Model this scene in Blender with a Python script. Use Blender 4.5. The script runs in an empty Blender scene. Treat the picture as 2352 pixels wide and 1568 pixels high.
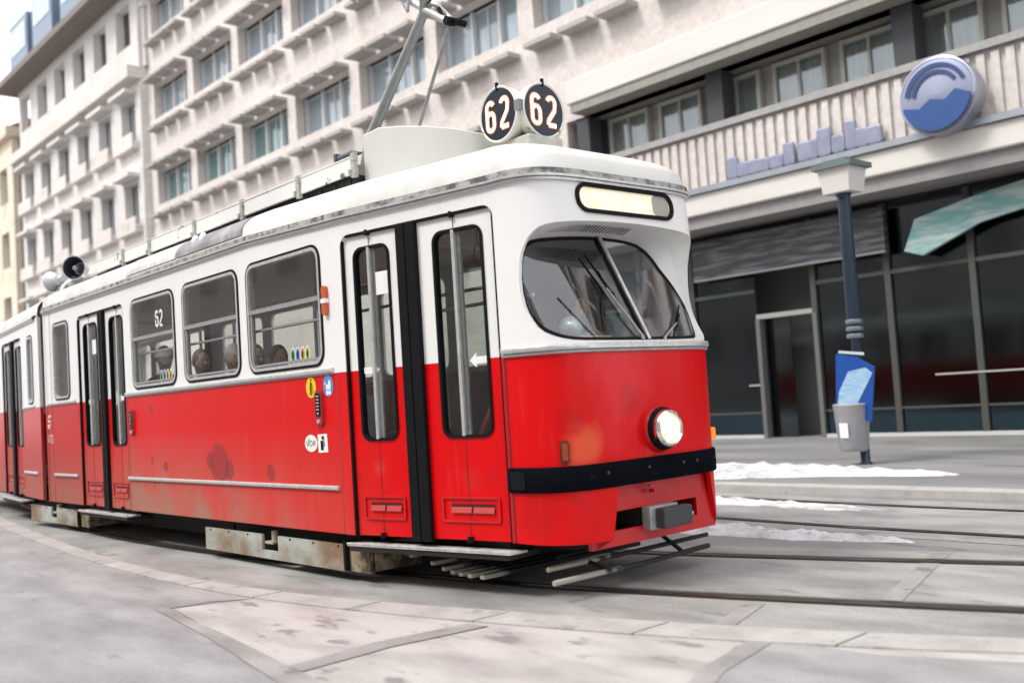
import bpy, bmesh, math, random
from mathutils import Vector, Matrix
from mathutils.geometry import delaunay_2d_cdt
random.seed(7)
SC = bpy.context.scene
COL = SC.collection
PI = math.pi
G = -0.06                                   # ground level

# ------------------------------------------------------------------ camera
cam_d = bpy.data.cameras.new("camera"); cam = bpy.data.objects.new("camera", cam_d); COL.objects.link(cam)
r_ = Vector((0.66049486, 0.74810433, -0.06392536)); u_ = Vector((0.08436503, 0.01065513, 0.99637795)); f_ = Vector((-0.74607579, 0.66349557, 0.05607619))
M = Matrix((r_, u_, -f_)).transposed().to_4x4(); M.translation = Vector((4.7, -5.15, 1.26))
cam.matrix_world = M
cam_d.sensor_width = 36; cam_d.lens = 2287/2352*36
cam_d.clip_start = .05; cam_d.clip_end = 2000
cam_d.dof.use_dof = True; cam_d.dof.focus_distance = 8.2; cam_d.dof.aperture_fstop = 1.05
SC.camera = cam
# ------------------------------------------------------------------ light
W = bpy.data.worlds.new("World"); SC.world = W; W.use_nodes = True
nt = W.node_tree; nt.nodes.clear()
out = nt.nodes.new("ShaderNodeOutputWorld"); bg = nt.nodes.new("ShaderNodeBackground")
sky = nt.nodes.new("ShaderNodeTexSky"); sky.sky_type = 'NISHITA'; sky.sun_disc = False
SUN_EL, SUN_AZ = math.radians(52), math.radians(200)
sky.sun_elevation = SUN_EL; sky.sun_rotation = SUN_AZ; sky.dust_density = 4; sky.air_density = 1.0; sky.ozone_density = 1
hs = nt.nodes.new("ShaderNodeHueSaturation"); hs.inputs['Saturation'].default_value = .18; hs.inputs['Value'].default_value = 1.0
cm = nt.nodes.new("ShaderNodeMix"); cm.data_type = 'RGBA'; cm.inputs[0].default_value = .62; cm.inputs[7].default_value = (9.5, 9.5, 9.7, 1)  # cloud cover over the sky
nt.links.new(sky.outputs[0], hs.inputs['Color']); nt.links.new(hs.outputs[0], cm.inputs[6]); nt.links.new(cm.outputs[2], bg.inputs[0])
bg.inputs[1].default_value = .13
nt.links.new(bg.outputs[0], out.inputs[0])
sd = bpy.data.lights.new("sun", 'SUN'); so = bpy.data.objects.new("sun", sd); COL.objects.link(so)
sd.energy = 1.3; sd.angle = math.radians(14); sd.color = (1, .96, .9)
_d = Vector((math.sin(SUN_AZ)*math.cos(SUN_EL), math.cos(SUN_AZ)*math.cos(SUN_EL), math.sin(SUN_EL)))
so.rotation_euler = _d.to_track_quat('Z', 'Y').to_euler(); so.location = _d*50
SC.view_settings.view_transform = 'Standard'; SC.view_settings.look = 'None'
SC.view_settings.exposure = 0.80; SC.view_settings.gamma = 1.0
SC.cycles.max_bounces = 8; SC.cycles.transparent_max_bounces = 16

# ------------------------------------------------------------------ materials
MATS = {}
def mat(name, col, rough=.5, metal=0, var=0.0, vscale=6, bump=0, bscale=40, col2=None, thr=None, vstretch=(1, 1, 1), coat=0, emit=None, spec=None):
    if name in MATS: return MATS[name]
    m = bpy.data.materials.new(name); m.use_nodes = True; n = m.node_tree.nodes; l = m.node_tree.links
    b = n['Principled BSDF']; b.inputs['Roughness'].default_value = rough; b.inputs['Metallic'].default_value = metal
    b.inputs['Base Color'].default_value = (*col, 1)
    if coat: b.inputs['Coat Weight'].default_value = coat; b.inputs['Coat Roughness'].default_value = .08
    if spec is not None: b.inputs['Specular IOR Level'].default_value = spec
    if emit: b.inputs['Emission Color'].default_value = (*emit[0], 1); b.inputs['Emission Strength'].default_value = emit[1]
    tc = n.new('ShaderNodeTexCoord'); mp = n.new('ShaderNodeMapping'); mp.inputs['Scale'].default_value = vstretch; l.new(tc.outputs['Object'], mp.inputs[0])
    if var or col2:
        no = n.new('ShaderNodeTexNoise'); no.inputs['Scale'].default_value = vscale; no.inputs['Detail'].default_value = 6; no.inputs['Roughness'].default_value = .6
        l.new(mp.outputs[0], no.inputs['Vector'])
        cr = n.new('ShaderNodeValToRGB')
        lo, hi = thr or (.3, .7)
        cr.color_ramp.elements[0].position = lo; cr.color_ramp.elements[1].position = hi
        c2 = col2 or tuple(c*(1-var) for c in col)
        cr.color_ramp.elements[0].color = (*c2, 1); cr.color_ramp.elements[1].color = (*col, 1)
        l.new(no.outputs['Fac'], cr.inputs[0]); l.new(cr.outputs[0], b.inputs['Base Color'])
    if bump:
        n2 = n.new('ShaderNodeTexNoise'); n2.inputs['Scale'].default_value = bscale; n2.inputs['Detail'].default_value = 4; l.new(mp.outputs[0], n2.inputs['Vector'])
        bp = n.new('ShaderNodeBump'); bp.inputs['Strength'].default_value = bump; bp.inputs['Distance'].default_value = .02
        l.new(n2.outputs['Fac'], bp.inputs['Height']); l.new(bp.outputs[0], b.inputs['Normal'])
    MATS[name] = m; return m

def glass_mat(name, tint, refl=.12, rough=.02, gl=(.9, .92, .95)):
    if name in MATS: return MATS[name]
    m = bpy.data.materials.new(name); m.use_nodes = True; n = m.node_tree.nodes; l = m.node_tree.links; n.clear()
    o = n.new('ShaderNodeOutputMaterial'); mx = n.new('ShaderNodeMixShader'); t = n.new('ShaderNodeBsdfTransparent'); g = n.new('ShaderNodeBsdfGlossy')
    t.inputs[0].default_value = (*tint, 1); g.inputs['Color'].default_value = (*gl, 1); g.inputs['Roughness'].default_value = rough
    lw = n.new('ShaderNodeLayerWeight'); lw.inputs['Blend'].default_value = .5; fr = n.new('ShaderNodeMath'); fr.operation = 'POWER'; fr.inputs[1].default_value = 4.5; l.new(lw.outputs['Facing'], fr.inputs[0])
    ma = n.new('ShaderNodeMath'); ma.operation = 'ADD'; ma.inputs[1].default_value = refl+.03; ma.use_clamp = True
    l.new(fr.outputs[0], ma.inputs[0]); l.new(ma.outputs[0], mx.inputs[0]); l.new(t.outputs[0], mx.inputs[1]); l.new(g.outputs[0], mx.inputs[2]); l.new(mx.outputs[0], o.inputs[0])
    MATS[name] = m; return m

def tram_paint(name, split=1.535, rear=0):
    """white above the belt, red below, road dirt that grows towards the rear and the sill, paint-touch-up blotches"""
    if name in MATS: return MATS[name]
    m = bpy.data.materials.new(name); m.use_nodes = True; n = m.node_tree.nodes; l = m.node_tree.links
    b = n['Principled BSDF']; b.inputs['Roughness'].default_value = .4; b.inputs['Specular IOR Level'].default_value = .2; b.inputs['Coat Weight'].default_value = .10; b.inputs['Coat Roughness'].default_value = .06
    tc = n.new('ShaderNodeTexCoord'); sp = n.new('ShaderNodeSeparateXYZ'); l.new(tc.outputs['Object'], sp.inputs[0])
    def math_(op, a, b_=None, clamp=False):
        x = n.new('ShaderNodeMath'); x.operation = op; x.use_clamp = clamp
        for i, v in enumerate((a, b_)):
            if v is None: continue
            if isinstance(v, (int, float)): x.inputs[i].default_value = v
            else: l.new(v, x.inputs[i])
        return x.outputs[0]
    def noise(sc, stretch=(1, 1, 1), det=5, ro=.6):
        mp = n.new('ShaderNodeMapping'); mp.inputs['Scale'].default_value = stretch; l.new(tc.outputs['Object'], mp.inputs[0])
        x = n.new('ShaderNodeTexNoise'); x.inputs['Scale'].default_value = sc; x.inputs['Detail'].default_value = det; x.inputs['Roughness'].default_value = ro; l.new(mp.outputs[0], x.inputs['Vector']); return x.outputs['Fac']
    def mixc(f, a, b_):
        x = n.new('ShaderNodeMix'); x.data_type = 'RGBA'
        if isinstance(f, float): x.inputs[0].default_value = f
        else: l.new(f, x.inputs[0])
        for i, v in ((6, a), (7, b_)):
            if isinstance(v, tuple): x.inputs[i].default_value = (*v, 1)
            else: l.new(v, x.inputs[i])
        return x.outputs[2]
    z = sp.outputs['Z']; x_ = sp.outputs['X']
    def spot(c, r, lo=.45, hi=.75, sc=7):
        v = n.new('ShaderNodeVectorMath'); v.operation = 'DISTANCE'; l.new(tc.outputs['Object'], v.inputs[0]); v.inputs[1].default_value = c
        k = math_('SUBTRACT', 1.0, math_('DIVIDE', v.outputs['Value'], r), True)
        return math_('MULTIPLY', math_('SUBTRACT', math_('ADD', k, math_('MULTIPLY', noise(sc, (1, 1, 1), 3), .8)), lo+.35), 1/(hi-lo), True)
    red0 = mixc(noise(1.3), (.62, .0006, .002), (.70, .0012, .004))
    # dusty brownish film: amount = lower*(rearwards)*noise
    low = math_('MULTIPLY', math_('SUBTRACT', 1.15, z), 1.25, True)
    back = math_('MULTIPLY', math_('SUBTRACT', -1.3, x_), .33, True)
    dn = math_('MULTIPLY', math_('SUBTRACT', noise(2.2, (1, 1, .6)), .30), 2.6, True)
    film = math_('MULTIPLY', math_('MULTIPLY', low, back), math_('ADD', dn, .35), True)
    film = math_('MULTIPLY', film, .95)
    red1 = mixc(film, red0, (.36, .17, .125))
    # dull, faded rear end
    if rear: red1 = mixc(.35, red1, (.30, .035, .04))
    else:
        bk2 = math_('MULTIPLY', math_('SUBTRACT', -5.8, x_), .35, True); red1 = mixc(math_('MULTIPLY', bk2, .45), red1, (.33, .03, .03))
    blot = math_('MULTIPLY', math_('SUBTRACT', noise(5.5, (1, 1, 1), 3, .45), .66), 40, True)
    zb = math_('MULTIPLY', math_('SUBTRACT', 1.1, z), 3, True)
    red2 = mixc(math_('MULTIPLY', math_('MULTIPLY', blot, zb), .22), red1, (.22, .02, .03))
    str_ = math_('MULTIPLY', math_('SUBTRACT', noise(9, (1, 1, .08), 3), .60), 6, True)
    red2 = mixc(math_('MULTIPLY', str_, .12), red2, (.85, .2, .2))
    if not rear:
        for c, r in (((-3.99, -1.1, .84), .30), ((-3.80, -1.1, .78), .16), ((-4.20, -1.1, .86), .13), ((-5.24, -1.1, .79), .09), ((-5.58, -1.1, .86), .075), ((-3.02, -1.1, .76), .12), ((-5.55, -1.1, 1.37), .08)):
            red2 = mixc(math_('MULTIPLY', spot(c, r, .42, .50, 9), .55), red2, (.16, .025, .03))
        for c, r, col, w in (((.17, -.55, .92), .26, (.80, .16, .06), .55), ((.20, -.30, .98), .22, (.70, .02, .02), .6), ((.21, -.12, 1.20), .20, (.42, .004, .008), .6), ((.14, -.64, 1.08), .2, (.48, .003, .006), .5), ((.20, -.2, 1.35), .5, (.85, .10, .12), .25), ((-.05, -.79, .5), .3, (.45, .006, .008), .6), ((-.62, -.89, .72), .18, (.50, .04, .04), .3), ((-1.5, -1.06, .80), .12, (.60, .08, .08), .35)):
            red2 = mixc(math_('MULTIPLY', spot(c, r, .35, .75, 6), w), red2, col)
    wh = mixc(noise(3, (1, 1, .4)), (.80, .79, .775), (.85, .85, .845))
    drip = math_('MULTIPLY', math_('SUBTRACT', noise(16, (1, 1, .06), 4), .62), 7, True)
    wh = mixc(math_('MULTIPLY', drip, .18), wh, (.42, .38, .33))
    if rear: wh = mixc(.25, wh, (.62, .61, .58))
    isw = math_('GREATER_THAN', z, split)
    l.new(mixc(isw, red2, wh), b.inputs['Base Color'])
    l.new(math_('ADD', .38, math_('MULTIPLY', film, .4)), b.inputs['Roughness'])
    bp = n.new('ShaderNodeBump'); bp.inputs['Strength'].default_value = .06; bp.inputs['Distance'].default_value = .02
    l.new(noise(1.8, (1, 1, 1), 2), bp.inputs['Height']); l.new(bp.outputs[0], b.inputs['Normal'])
    MATS[name] = m; return m

PAINT = tram_paint("tram_paint"); PAINT_R = tram_paint("tram_paint_rear", rear=1)
RUB = mat("black_rubber", (.008, .009, .011), .6, spec=.12, var=.3, vscale=14)
BUMP = mat("bumper_black", (.004, .005, .008), .75, spec=.03, var=.5, vscale=9, col2=(.03, .032, .036), thr=(.25, .38), bump=.1, bscale=30)
ALU = mat("aluminium", (.66, .66, .66), .35, .45, var=.25, vscale=20)
ALUM = mat("dull_aluminium", (.42, .43, .43), .42, .4, var=.3, vscale=25)
ROOFW = mat("roof_cream", (.67, .67, .64), .5, var=.1, vscale=2.4, col2=(.52, .515, .49), thr=(.30, .56), vstretch=(1, .5, .5))
GRIME = mat("gutter_grey", (.42, .42, .40), .6, var=.5, vscale=9, col2=(.10, .10, .10), thr=(.38, .55), bump=.3)
TRAY = mat("tray_cream", (.78, .79, .76), .5, vscale=7, col2=(.16, .12, .09), thr=(.33, .37), bump=.15)
DARK = mat("underframe_black", (.015, .014, .013), .8, var=.5, vscale=8)
COVER = mat("bogie_cover_paint", (.42, .46, .42), .6, vscale=1.5, col2=(.22, .14, .08), thr=(.36, .60), bump=.2, vstretch=(1, 1, 1.6))
RUSTM = mat("rusty_metal", (.34, .27, .18), .7, var=.5, vscale=9, col2=(.07, .05, .03), thr=(.4, .6), bump=.4)
WOODS = None
WOODB = mat("weathered_bar", (.42, .40, .37), .75, vscale=7, col2=(.035, .033, .03), thr=(.46, .56), bump=.5, bscale=60)
def painted_shade(name, ycut, w):  # pale near end; under-tram shade painted into the colour beyond it
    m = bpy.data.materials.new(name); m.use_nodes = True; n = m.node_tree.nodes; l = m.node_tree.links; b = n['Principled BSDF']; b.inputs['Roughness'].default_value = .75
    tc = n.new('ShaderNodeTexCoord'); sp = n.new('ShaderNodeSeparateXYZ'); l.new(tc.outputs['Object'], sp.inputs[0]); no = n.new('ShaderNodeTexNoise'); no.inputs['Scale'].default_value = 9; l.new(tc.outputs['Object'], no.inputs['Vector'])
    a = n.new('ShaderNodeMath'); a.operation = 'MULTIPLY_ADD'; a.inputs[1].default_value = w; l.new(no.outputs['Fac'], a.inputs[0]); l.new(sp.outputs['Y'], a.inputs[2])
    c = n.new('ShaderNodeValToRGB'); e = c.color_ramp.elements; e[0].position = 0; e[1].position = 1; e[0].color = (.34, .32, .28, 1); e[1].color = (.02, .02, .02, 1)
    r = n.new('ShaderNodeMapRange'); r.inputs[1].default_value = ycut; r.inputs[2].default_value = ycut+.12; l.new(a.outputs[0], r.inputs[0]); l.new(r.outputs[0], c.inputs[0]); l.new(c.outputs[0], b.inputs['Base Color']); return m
WOODS = painted_shade('slat_painted_shade', -.55, .3); WOODG = painted_shade('bar_painted_shade', .15, .8)
STEELP = mat("step_edge_steel", (.74, .74, .72), .4, .15, var=.4, vscale=15)
GLASS = glass_mat("window_glass", (.80, .83, .81), .035)
GLASSF = glass_mat("windscreen_glass", (.90, .92, .92), .13)
WHITE = mat("white_enamel", (.85, .85, .84), .35)
SIGNB = mat("sign_blue_black", (.008, .014, .03), .35)
SIGNG = mat("sign_glow", (.9, .85, .8), .5, emit=((1, .88, .80), .30))
SIGNO = mat("sign_orange_rim", (.8, .25, .08), .5, emit=((1, .32, .10), .25))
LENSW = mat("lamp_lens", (.9, .85, .75), .2, emit=((1, .84, .62), .42), vscale=18, col2=(.55, .36, .16), thr=(.40, .5))
DEST = mat("destination_lamp", (.85, .8, .68), .3, emit=((1, .84, .58), .26), vscale=5, col2=(.68, .58, .42), thr=(.30, .5), vstretch=(1, 1, 1.4))
AMBER = mat("amber_lens", (.55, .09, .01), .25, coat=.6)
AMBERL = mat("amber_lens_lit", (.70, .14, .01), .25, emit=((1, .22, .01), .55))
BROWN = mat("interior_brown", (.24, .15, .10), .6, var=.2)
INTW = mat("interior_grey", (.42, .40, .37), .6, var=.15)
FLOORM = mat("tram_floor", (.10, .09, .085), .7)
SEATM = mat("seat_wood", (.30, .15, .07), .45, var=.3, vscale=12, vstretch=(1, 8, 8))
POLE = mat("grab_pole_grey", (.34, .40, .46), .3, .3)
POLER = mat("grab_pole_red", (.5, .05, .03), .4)
REDP = mat("red_part", (.60, .006, .010), .4, coat=.3, var=.25, vscale=5)
CHROME = mat("chrome", (.82, .82, .80), .12, 1.0)

# ------------------------------------------------------------------ mesh helpers
class MB:
    def __init__(s): s.v = []; s.f = []
    def add(s, vs, fs):
        o = len(s.v); s.v += [tuple(v) for v in vs]; s.f += [tuple(i+o for i in f) for f in fs]
    def box(s, a, b, bev=0):
        x0, y0, z0 = (min(p, q) for p, q in zip(a, b)); x1, y1, z1 = (max(p, q) for p, q in zip(a, b))
        s.add([(x0, y0, z0), (x1, y0, z0), (x1, y1, z0), (x0, y1, z0), (x0, y0, z1), (x1, y0, z1), (x1, y1, z1), (x0, y1, z1)],
              [(0, 3, 2, 1), (4, 5, 6, 7), (0, 1, 5, 4), (1, 2, 6, 5), (2, 3, 7, 6), (3, 0, 4, 7)])
    def obox(s, c, size, rot):  # oriented box; rot = Matrix 3x3
        h = [x/2 for x in size]; c = Vector(c)
        vs = [c+rot@Vector((i*h[0], j*h[1], k*h[2])) for k in (-1, 1) for j in (-1, 1) for i in (-1, 1)]
        s.add(vs, [(0, 2, 3, 1), (4, 5, 7, 6), (0, 1, 5, 4), (1, 3, 7, 5), (3, 2, 6, 7), (2, 0, 4, 6)])
    def tube(s, path, r, n=8, caps=True):
        path = [Vector(p) for p in path]; rs = r if isinstance(r, (list, tuple)) else [r]*len(path)
        rings = []; prev = None
        for i, p in enumerate(path):
            t = (path[min(i+1, len(path)-1)]-path[max(i-1, 0)]).normalized()
            a = prev if prev is not None else (Vector((0, 0, 1)) if abs(t.z) < .9 else Vector((1, 0, 0)))
            x = (a-t*a.dot(t)).normalized(); prev = x; y = t.cross(x)
            rings.append([p+(x*math.cos(2*PI*k/n)+y*math.sin(2*PI*k/n))*rs[i] for k in range(n)])
        vs = [v for g in rings for v in g]; fs = []
        for i in range(len(rings)-1):
            for k in range(n): fs.append((i*n+k, i*n+(k+1) % n, (i+1)*n+(k+1) % n, (i+1)*n+k))
        if caps: fs.append(tuple(range(n))[::-1]); fs.append(tuple((len(rings)-1)*n+k for k in range(n)))
        s.add(vs, fs)
    def lathe(s, prof, c, axis, n=32, up=None):  # prof: (dist along axis, radius)
        c = Vector(c); t = Vector(axis).normalized(); a = Vector((0, 0, 1)) if abs(t.z) < .9 else Vector((1, 0, 0))
        x = (a-t*a.dot(t)).normalized(); y = t.cross(x); vs = []; fs = []
        for d, r in prof: vs += [c+t*d+(x*math.cos(2*PI*k/n)+y*math.sin(2*PI*k/n))*max(r, 1e-4) for k in range(n)]
        for i in range(len(prof)-1):
            for k in range(n): fs.append((i*n+k, i*n+(k+1) % n, (i+1)*n+(k+1) % n, (i+1)*n+k))
        s.add(vs, fs)
    def prism(s, pts, d):  # pts list of 3D (planar ring), d extrude vector
        n = len(pts); d = Vector(d); vs = [Vector(p) for p in pts]; vs += [p+d for p in vs[:n]]
        s.add(vs, [tuple(range(n))[::-1], tuple(range(n, 2*n))]+[(i, (i+1) % n, (i+1) % n+n, i+n) for i in range(n)])
    def grid(s, rows, close=False):
        n = len(rows[0]); vs = [p for r in rows for p in r]; fs = []
        for i in range(len(rows)-1+(1 if close else 0)):
            for k in range(n-1): fs.append((i*n+k, i*n+k+1, ((i+1) % len(rows))*n+k+1, ((i+1) % len(rows))*n+k))
        s.add(vs, fs)
    def build(s, name, m, parent=None, smooth=None, T=None, rec=True):
        me = bpy.data.meshes.new(name); v = s.v
        if T: v = [T(p) for p in v]
        me.from_pydata([tuple(p) for p in v], [], s.f)
        if rec:
            b = bmesh.new(); b.from_mesh(me); bmesh.ops.recalc_face_normals(b, faces=b.faces); b.to_mesh(me); b.free()
        me.materials.append(m); o = bpy.data.objects.new(name, me); COL.objects.link(o)
        if smooth is not None:
            me.polygons.foreach_set('use_smooth', [True]*len(me.polygons))
            try: me.set_sharp_from_angle(angle=math.radians(smooth))
            except Exception: pass
        if parent: o.parent = parent
        return o
def bevel(o, w=.01, seg=2):
    b = o.modifiers.new('bevel', 'BEVEL'); b.width = w; b.segments = seg; b.limit_method = 'ANGLE'; b.angle_limit = math.radians(35); return o
def tag(o, label=None, cat=None, group=None, kind=None):
    if label: o['label'] = label
    if cat: o['category'] = cat
    if group: o['group'] = group
    if kind: o['kind'] = kind
    return o
def empty(name, loc=(0, 0, 0), label=None, cat=None, group=None):
    o = bpy.data.objects.new(name, None); COL.objects.link(o); o.location = loc; o.empty_display_size = .2; return tag(o, label, cat, group)
def copy_tree(o, parent=None):
    c = o.copy(); COL.objects.link(c)
    if parent: c.parent = parent
    for ch in list(o.children): copy_tree(ch, c)
    return c
def rrect(x0, z0, x1, z1, r, n=5):
    if not isinstance(r, (tuple, list)): r = (r,)*4   # bl br tr tl
    P = []
    for (cx, cz, a0, rr) in ((x0, z0, PI, r[0]), (x1, z0, 1.5*PI, r[1]), (x1, z1, 0, r[2]), (x0, z1, .5*PI, r[3])):
        sx = 1 if cx == x0 else -1; sz = 1 if cz == z0 else -1; ox, oz = cx+sx*rr, cz+sz*rr
        for k in range(n+1):
            a = a0+k/n*PI/2; P.append((ox+rr*math.cos(a), oz+rr*math.sin(a)))
    return P
def ell(cx, cz, rx, rz, n=24): return [(cx+rx*math.cos(2*PI*k/n), cz+rz*math.sin(2*PI*k/n)) for k in range(n)]
def inside(p, poly):
    c = False; j = len(poly)-1
    for i in range(len(poly)):
        a, b = poly[i], poly[j]
        if (a[1] > p[1]) != (b[1] > p[1]) and p[0] < (b[0]-a[0])*(p[1]-a[1])/(b[1]-a[1])+a[0]: c = not c
        j = i
    return c
def cdt_panel(outline, holes, mp, extra=()):
    vs = []; es = []
    for ring in [outline]+list(holes):
        o = len(vs); vs += [Vector(p) for p in ring]; es += [(o+i, o+(i+1) % len(ring)) for i in range(len(ring))]
    for p in extra:
        if inside(p, outline) and not any(inside(p, h) for h in holes): vs.append(Vector(p))
    r = delaunay_2d_cdt(vs, es, [], 0, 1e-5)
    V, F = r[0], r[2]; mb = MB(); fs = []
    for f in F:
        c = sum((V[i] for i in f), Vector((0, 0)))/len(f)
        if inside(c, outline) and not any(inside(c, h) for h in holes): fs.append(tuple(f))
    mb.add([mp(v[0], v[1]) for v in V], fs); return mb
def ring_strip(mb, a, b):  # two closed 3D rings of equal length
    n = len(a); mb.add(list(a)+list(b), [(i, (i+1) % n, (i+1) % n+n, i+n) for i in range(n)])
def offset_ring(pts, d):
    n = len(pts); out = []
    for i in range(n):
        a, b, c = Vector(pts[i-1]), Vector(pts[i]), Vector(pts[(i+1) % n])
        t = (c-a); t = t.normalized() if t.length > 1e-9 else Vector((1, 0)); nn = Vector((t.y, -t.x)); out.append(tuple(b+nn*d))
    return out
def area(p): return sum(p[i-1][0]*p[i][1]-p[i][0]*p[i-1][1] for i in range(len(p)))/2
def resample(ring, n):
    L = [0]; R = list(ring)+[ring[0]]
    for a, b in zip(R, R[1:]): L.append(L[-1]+math.dist(a, b))
    o = []; j = 0
    for k in range(n):
        d = L[-1]*k/n
        while L[j+1] < d: j += 1
        t = (d-L[j])/max(1e-9, L[j+1]-L[j]); o.append(tuple(p+(q-p)*t for p, q in zip(R[j], R[j+1])))
    return o

# ------------------------------------------------------------------ tram body surface
Y0 = .08; UC = -.28; UL = 2.2; UF = UC+UL
NT = [(.3, (.48, 6, 2.2)), (1.55, (.49, 6, 2.2)), (2.3, (.42, 6, 2.2)), (2.72, (.38, 6, 2.2))]
def lerp(t, tab):
    if t <= tab[0][0]: return tab[0][1]
    for (a, x), (b, y) in zip(tab, tab[1:]):
        if t <= b:
            k = (t-a)/(b-a); return tuple(i+(j-i)*k for i, j in zip(x, y))
    return tab[-1][1]
def nose(t, z):
    B, p, q = lerp(z, NT); e = -math.cos(PI*min(1, max(0, t)))
    return (-.28+B*max(0, 1-abs(e)**p)**(1/q), Y0+e*.90)
def base(u, z):
    if u <= -1.75: return (u, -1.10)
    if u <= UC: return (u, -1.1+(u+1.75)/1.47*.28)
    if u <= UF: return nose((u-UC)/UL, z)
    x = UC-(u-UF)
    if x >= -1.75: return (x, 1.26-(x+1.75)/1.47*.28)
    return (x, 1.26)
def S(u, z, off=0.0):
    x, y = base(u, z)
    if off:
        d = .012; a = base(u-d, z); b = base(u+d, z); tx, ty = b[0]-a[0], b[1]-a[1]; L = math.hypot(tx, ty) or 1
        x += ty/L*off; y += -tx/L*off
    return Vector((x, y, z))
def tz(t): return UC+UL*t
def fu(x):  # far side u from x
    return UF+(UC-x)
PH = math.radians(-5.3); JX, JY = -9.12, Y0
def rearT(p):
    x, y, z = p; dx, dy = x-JX, y-JY
    return Vector((JX+dx*math.cos(PH)-dy*math.sin(PH), JY+dx*math.sin(PH)+dy*math.cos(PH), z))
def zg(u):  # gutter height
    x = base(u, 2.7)[0]
    return 2.75 if x < -3.2 else 2.75-.055*min(1, (x+3.2)/1.4)

tram = empty('tram', (0, 0, G), 'red and white tram numbered 62, rounded one-eyed front end, turning along the street', 'tram')
def P_(o):  # parent with tram at z=G: compensate
    return o
TR = tram
def part(mb, name, m, parent=None, smooth=None, T=None):
    """geometry given in world coordinates; tram empty sits at z=G"""
    par = parent or TR
    o = mb.build(name, m, None, smooth, T)
    if par is TR: o.parent = TR; o.matrix_parent_inverse = Matrix.Translation((0, 0, -G))
    else: o.parent = par
    return o
def solid(o, th, off=-1):
    s = o.modifiers.new('thick', 'SOLIDIFY'); s.thickness = th; s.offset = off
    e = o.modifiers.new('edges', 'EDGE_SPLIT'); e.split_angle = math.radians(30); return o

# grid of extra points for curved zones
def gridpts(u0, u1, z0, z1, du=.06, dz=.2):
    P = []
    nu = max(1, int((u1-u0)/du)); nz = max(1, int((z1-z0)/dz))
    for i in range(nu+1):
        for j in range(nz+1): P.append((u0+(u1-u0)*(i+.001)/nu, z0+(z1-z0)*(j+.003)/nz))
    return P
ZB, DZT = .31, 2.565
WIN = [(-6.00, -4.86), (-4.655, -3.47), (-3.30, -2.06)]        # big side windows
wins2 = [rrect(a, 1.61, b, 2.555, (.12, .12, .12, .12)) for a, b in WIN]
NARR = rrect(-8.66, 1.60, -8.06, 2.56, .10)
D2 = [(-7.745, .25), (-6.235, .25), (-6.235, DZT), (-7.745, DZT)]
D2h = rrect(-7.745, .2, -6.235, DZT, (.001, .001, .09, .09))
D1h = rrect(-1.755, .2, -.285, DZT, (.001, .001, .09, .09))
openL = [(.075, 2.03), (.075, 1.94), (.081, 1.856), (.09, 1.80), (.102, 1.752), (.118, 1.705), (.14, 1.668), (.165, 1.635), (.194, 1.613), (.23, 1.600), (.269, 1.595), (.33, 1.593), (.40, 1.592), (.46, 1.592)]
openT = [(.46, 2.418), (.395, 2.412), (.33, 2.404), (.264, 2.393), (.225, 2.386), (.19, 2.374), (.162, 2.358), (.141, 2.333), (.12, 2.298), (.104, 2.254), (.09, 2.20), (.082, 2.144)]
OPEN = openL+[(1-t, z) for t, z in reversed(openL)]+[(1-t, z) for t, z in reversed(openT)]+openT
OPENu = [(tz(t), z) for t, z in OPEN]
DESTo = rrect(tz(.313), 2.468, tz(.687), 2.668, .09, 6)
SKH = [(tz(.365), .635), (tz(.325), .20), (tz(.80), .20), (tz(.745), .635)]
def smooth_ring(r): return r
# near side wall + nose in one shell; far side separately
outl = [(-9.03, ZB)]+[(u, ZB) for u in [-6.2, -1.9, -.28]]+[(tz(t/24), ZB-.02*math.sin(PI*t/24)) for t in range(1, 24)]+[(UF, ZB)]
top = [(u, zg(u)) for u in [UF]+[tz(1-t/24) for t in range(1, 24)]+[-.28, -.9, -1.75, -1.95, -2.3, -2.7, -3.2, -6, -9.03]]
shell = cdt_panel(outl+top, wins2+[NARR, D2h, D1h, OPENu, DESTo, SKH], lambda u, z: S(u, z),
                  gridpts(UC+.02, UF-.02, .34, 2.66, .05, .12)+gridpts(-8.9, -.4, .4, 2.7, .5, .4))
body = part(shell, 'body_shell', PAINT, smooth=40); solid(body, .035)
FW = [(-8.7, -7.5), (-7.25, -6.05)]+WIN+[(-1.65, -.55)]
far = cdt_panel([(UF, ZB), (fu(-9.03), ZB), (fu(-9.03), 2.75), (fu(-3.2), 2.75), (fu(-1.8), 2.695), (UF, 2.695)], [rrect(fu(b), 1.6, fu(a), 2.555, .1) for a, b in FW], lambda u, z: S(u, z), gridpts(UF, fu(-9), .5, 2.6, .5, .5))
fs = part(far, 'far_side_wall', PAINT, smooth=40); solid(fs, .035)
m = MB()
for a, b in FW:
    r = rrect(fu(b), 1.6, fu(a), 2.555, .1); m.add([S(u, z, -.012) for u, z in r], [tuple(range(len(r)))])
part(m, 'far_window_glass', GLASS)

def band(name, u0, u1, z0, z1, o0, o1, mt, n=2, parent=None, side='near', T=None, taper=0, bev=.004):
    mb = MB(); rows = []
    for i in range(n+1):
        u = u0+(u1-u0)*i/n
        rows.append([S(u, z0, o0), S(u, z0, o1-bev), S(u, z0+bev, o1), S(u, z1-bev, o1), S(u, z1, o1-bev), S(u, z1, o0)])
    mb.grid(rows); L = len(rows[0]); mb.f.append(tuple(range(L))); mb.f.append(tuple(n*L+k for k in range(L)))
    return part(mb, name, mt, parent, smooth=50, T=T)
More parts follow.
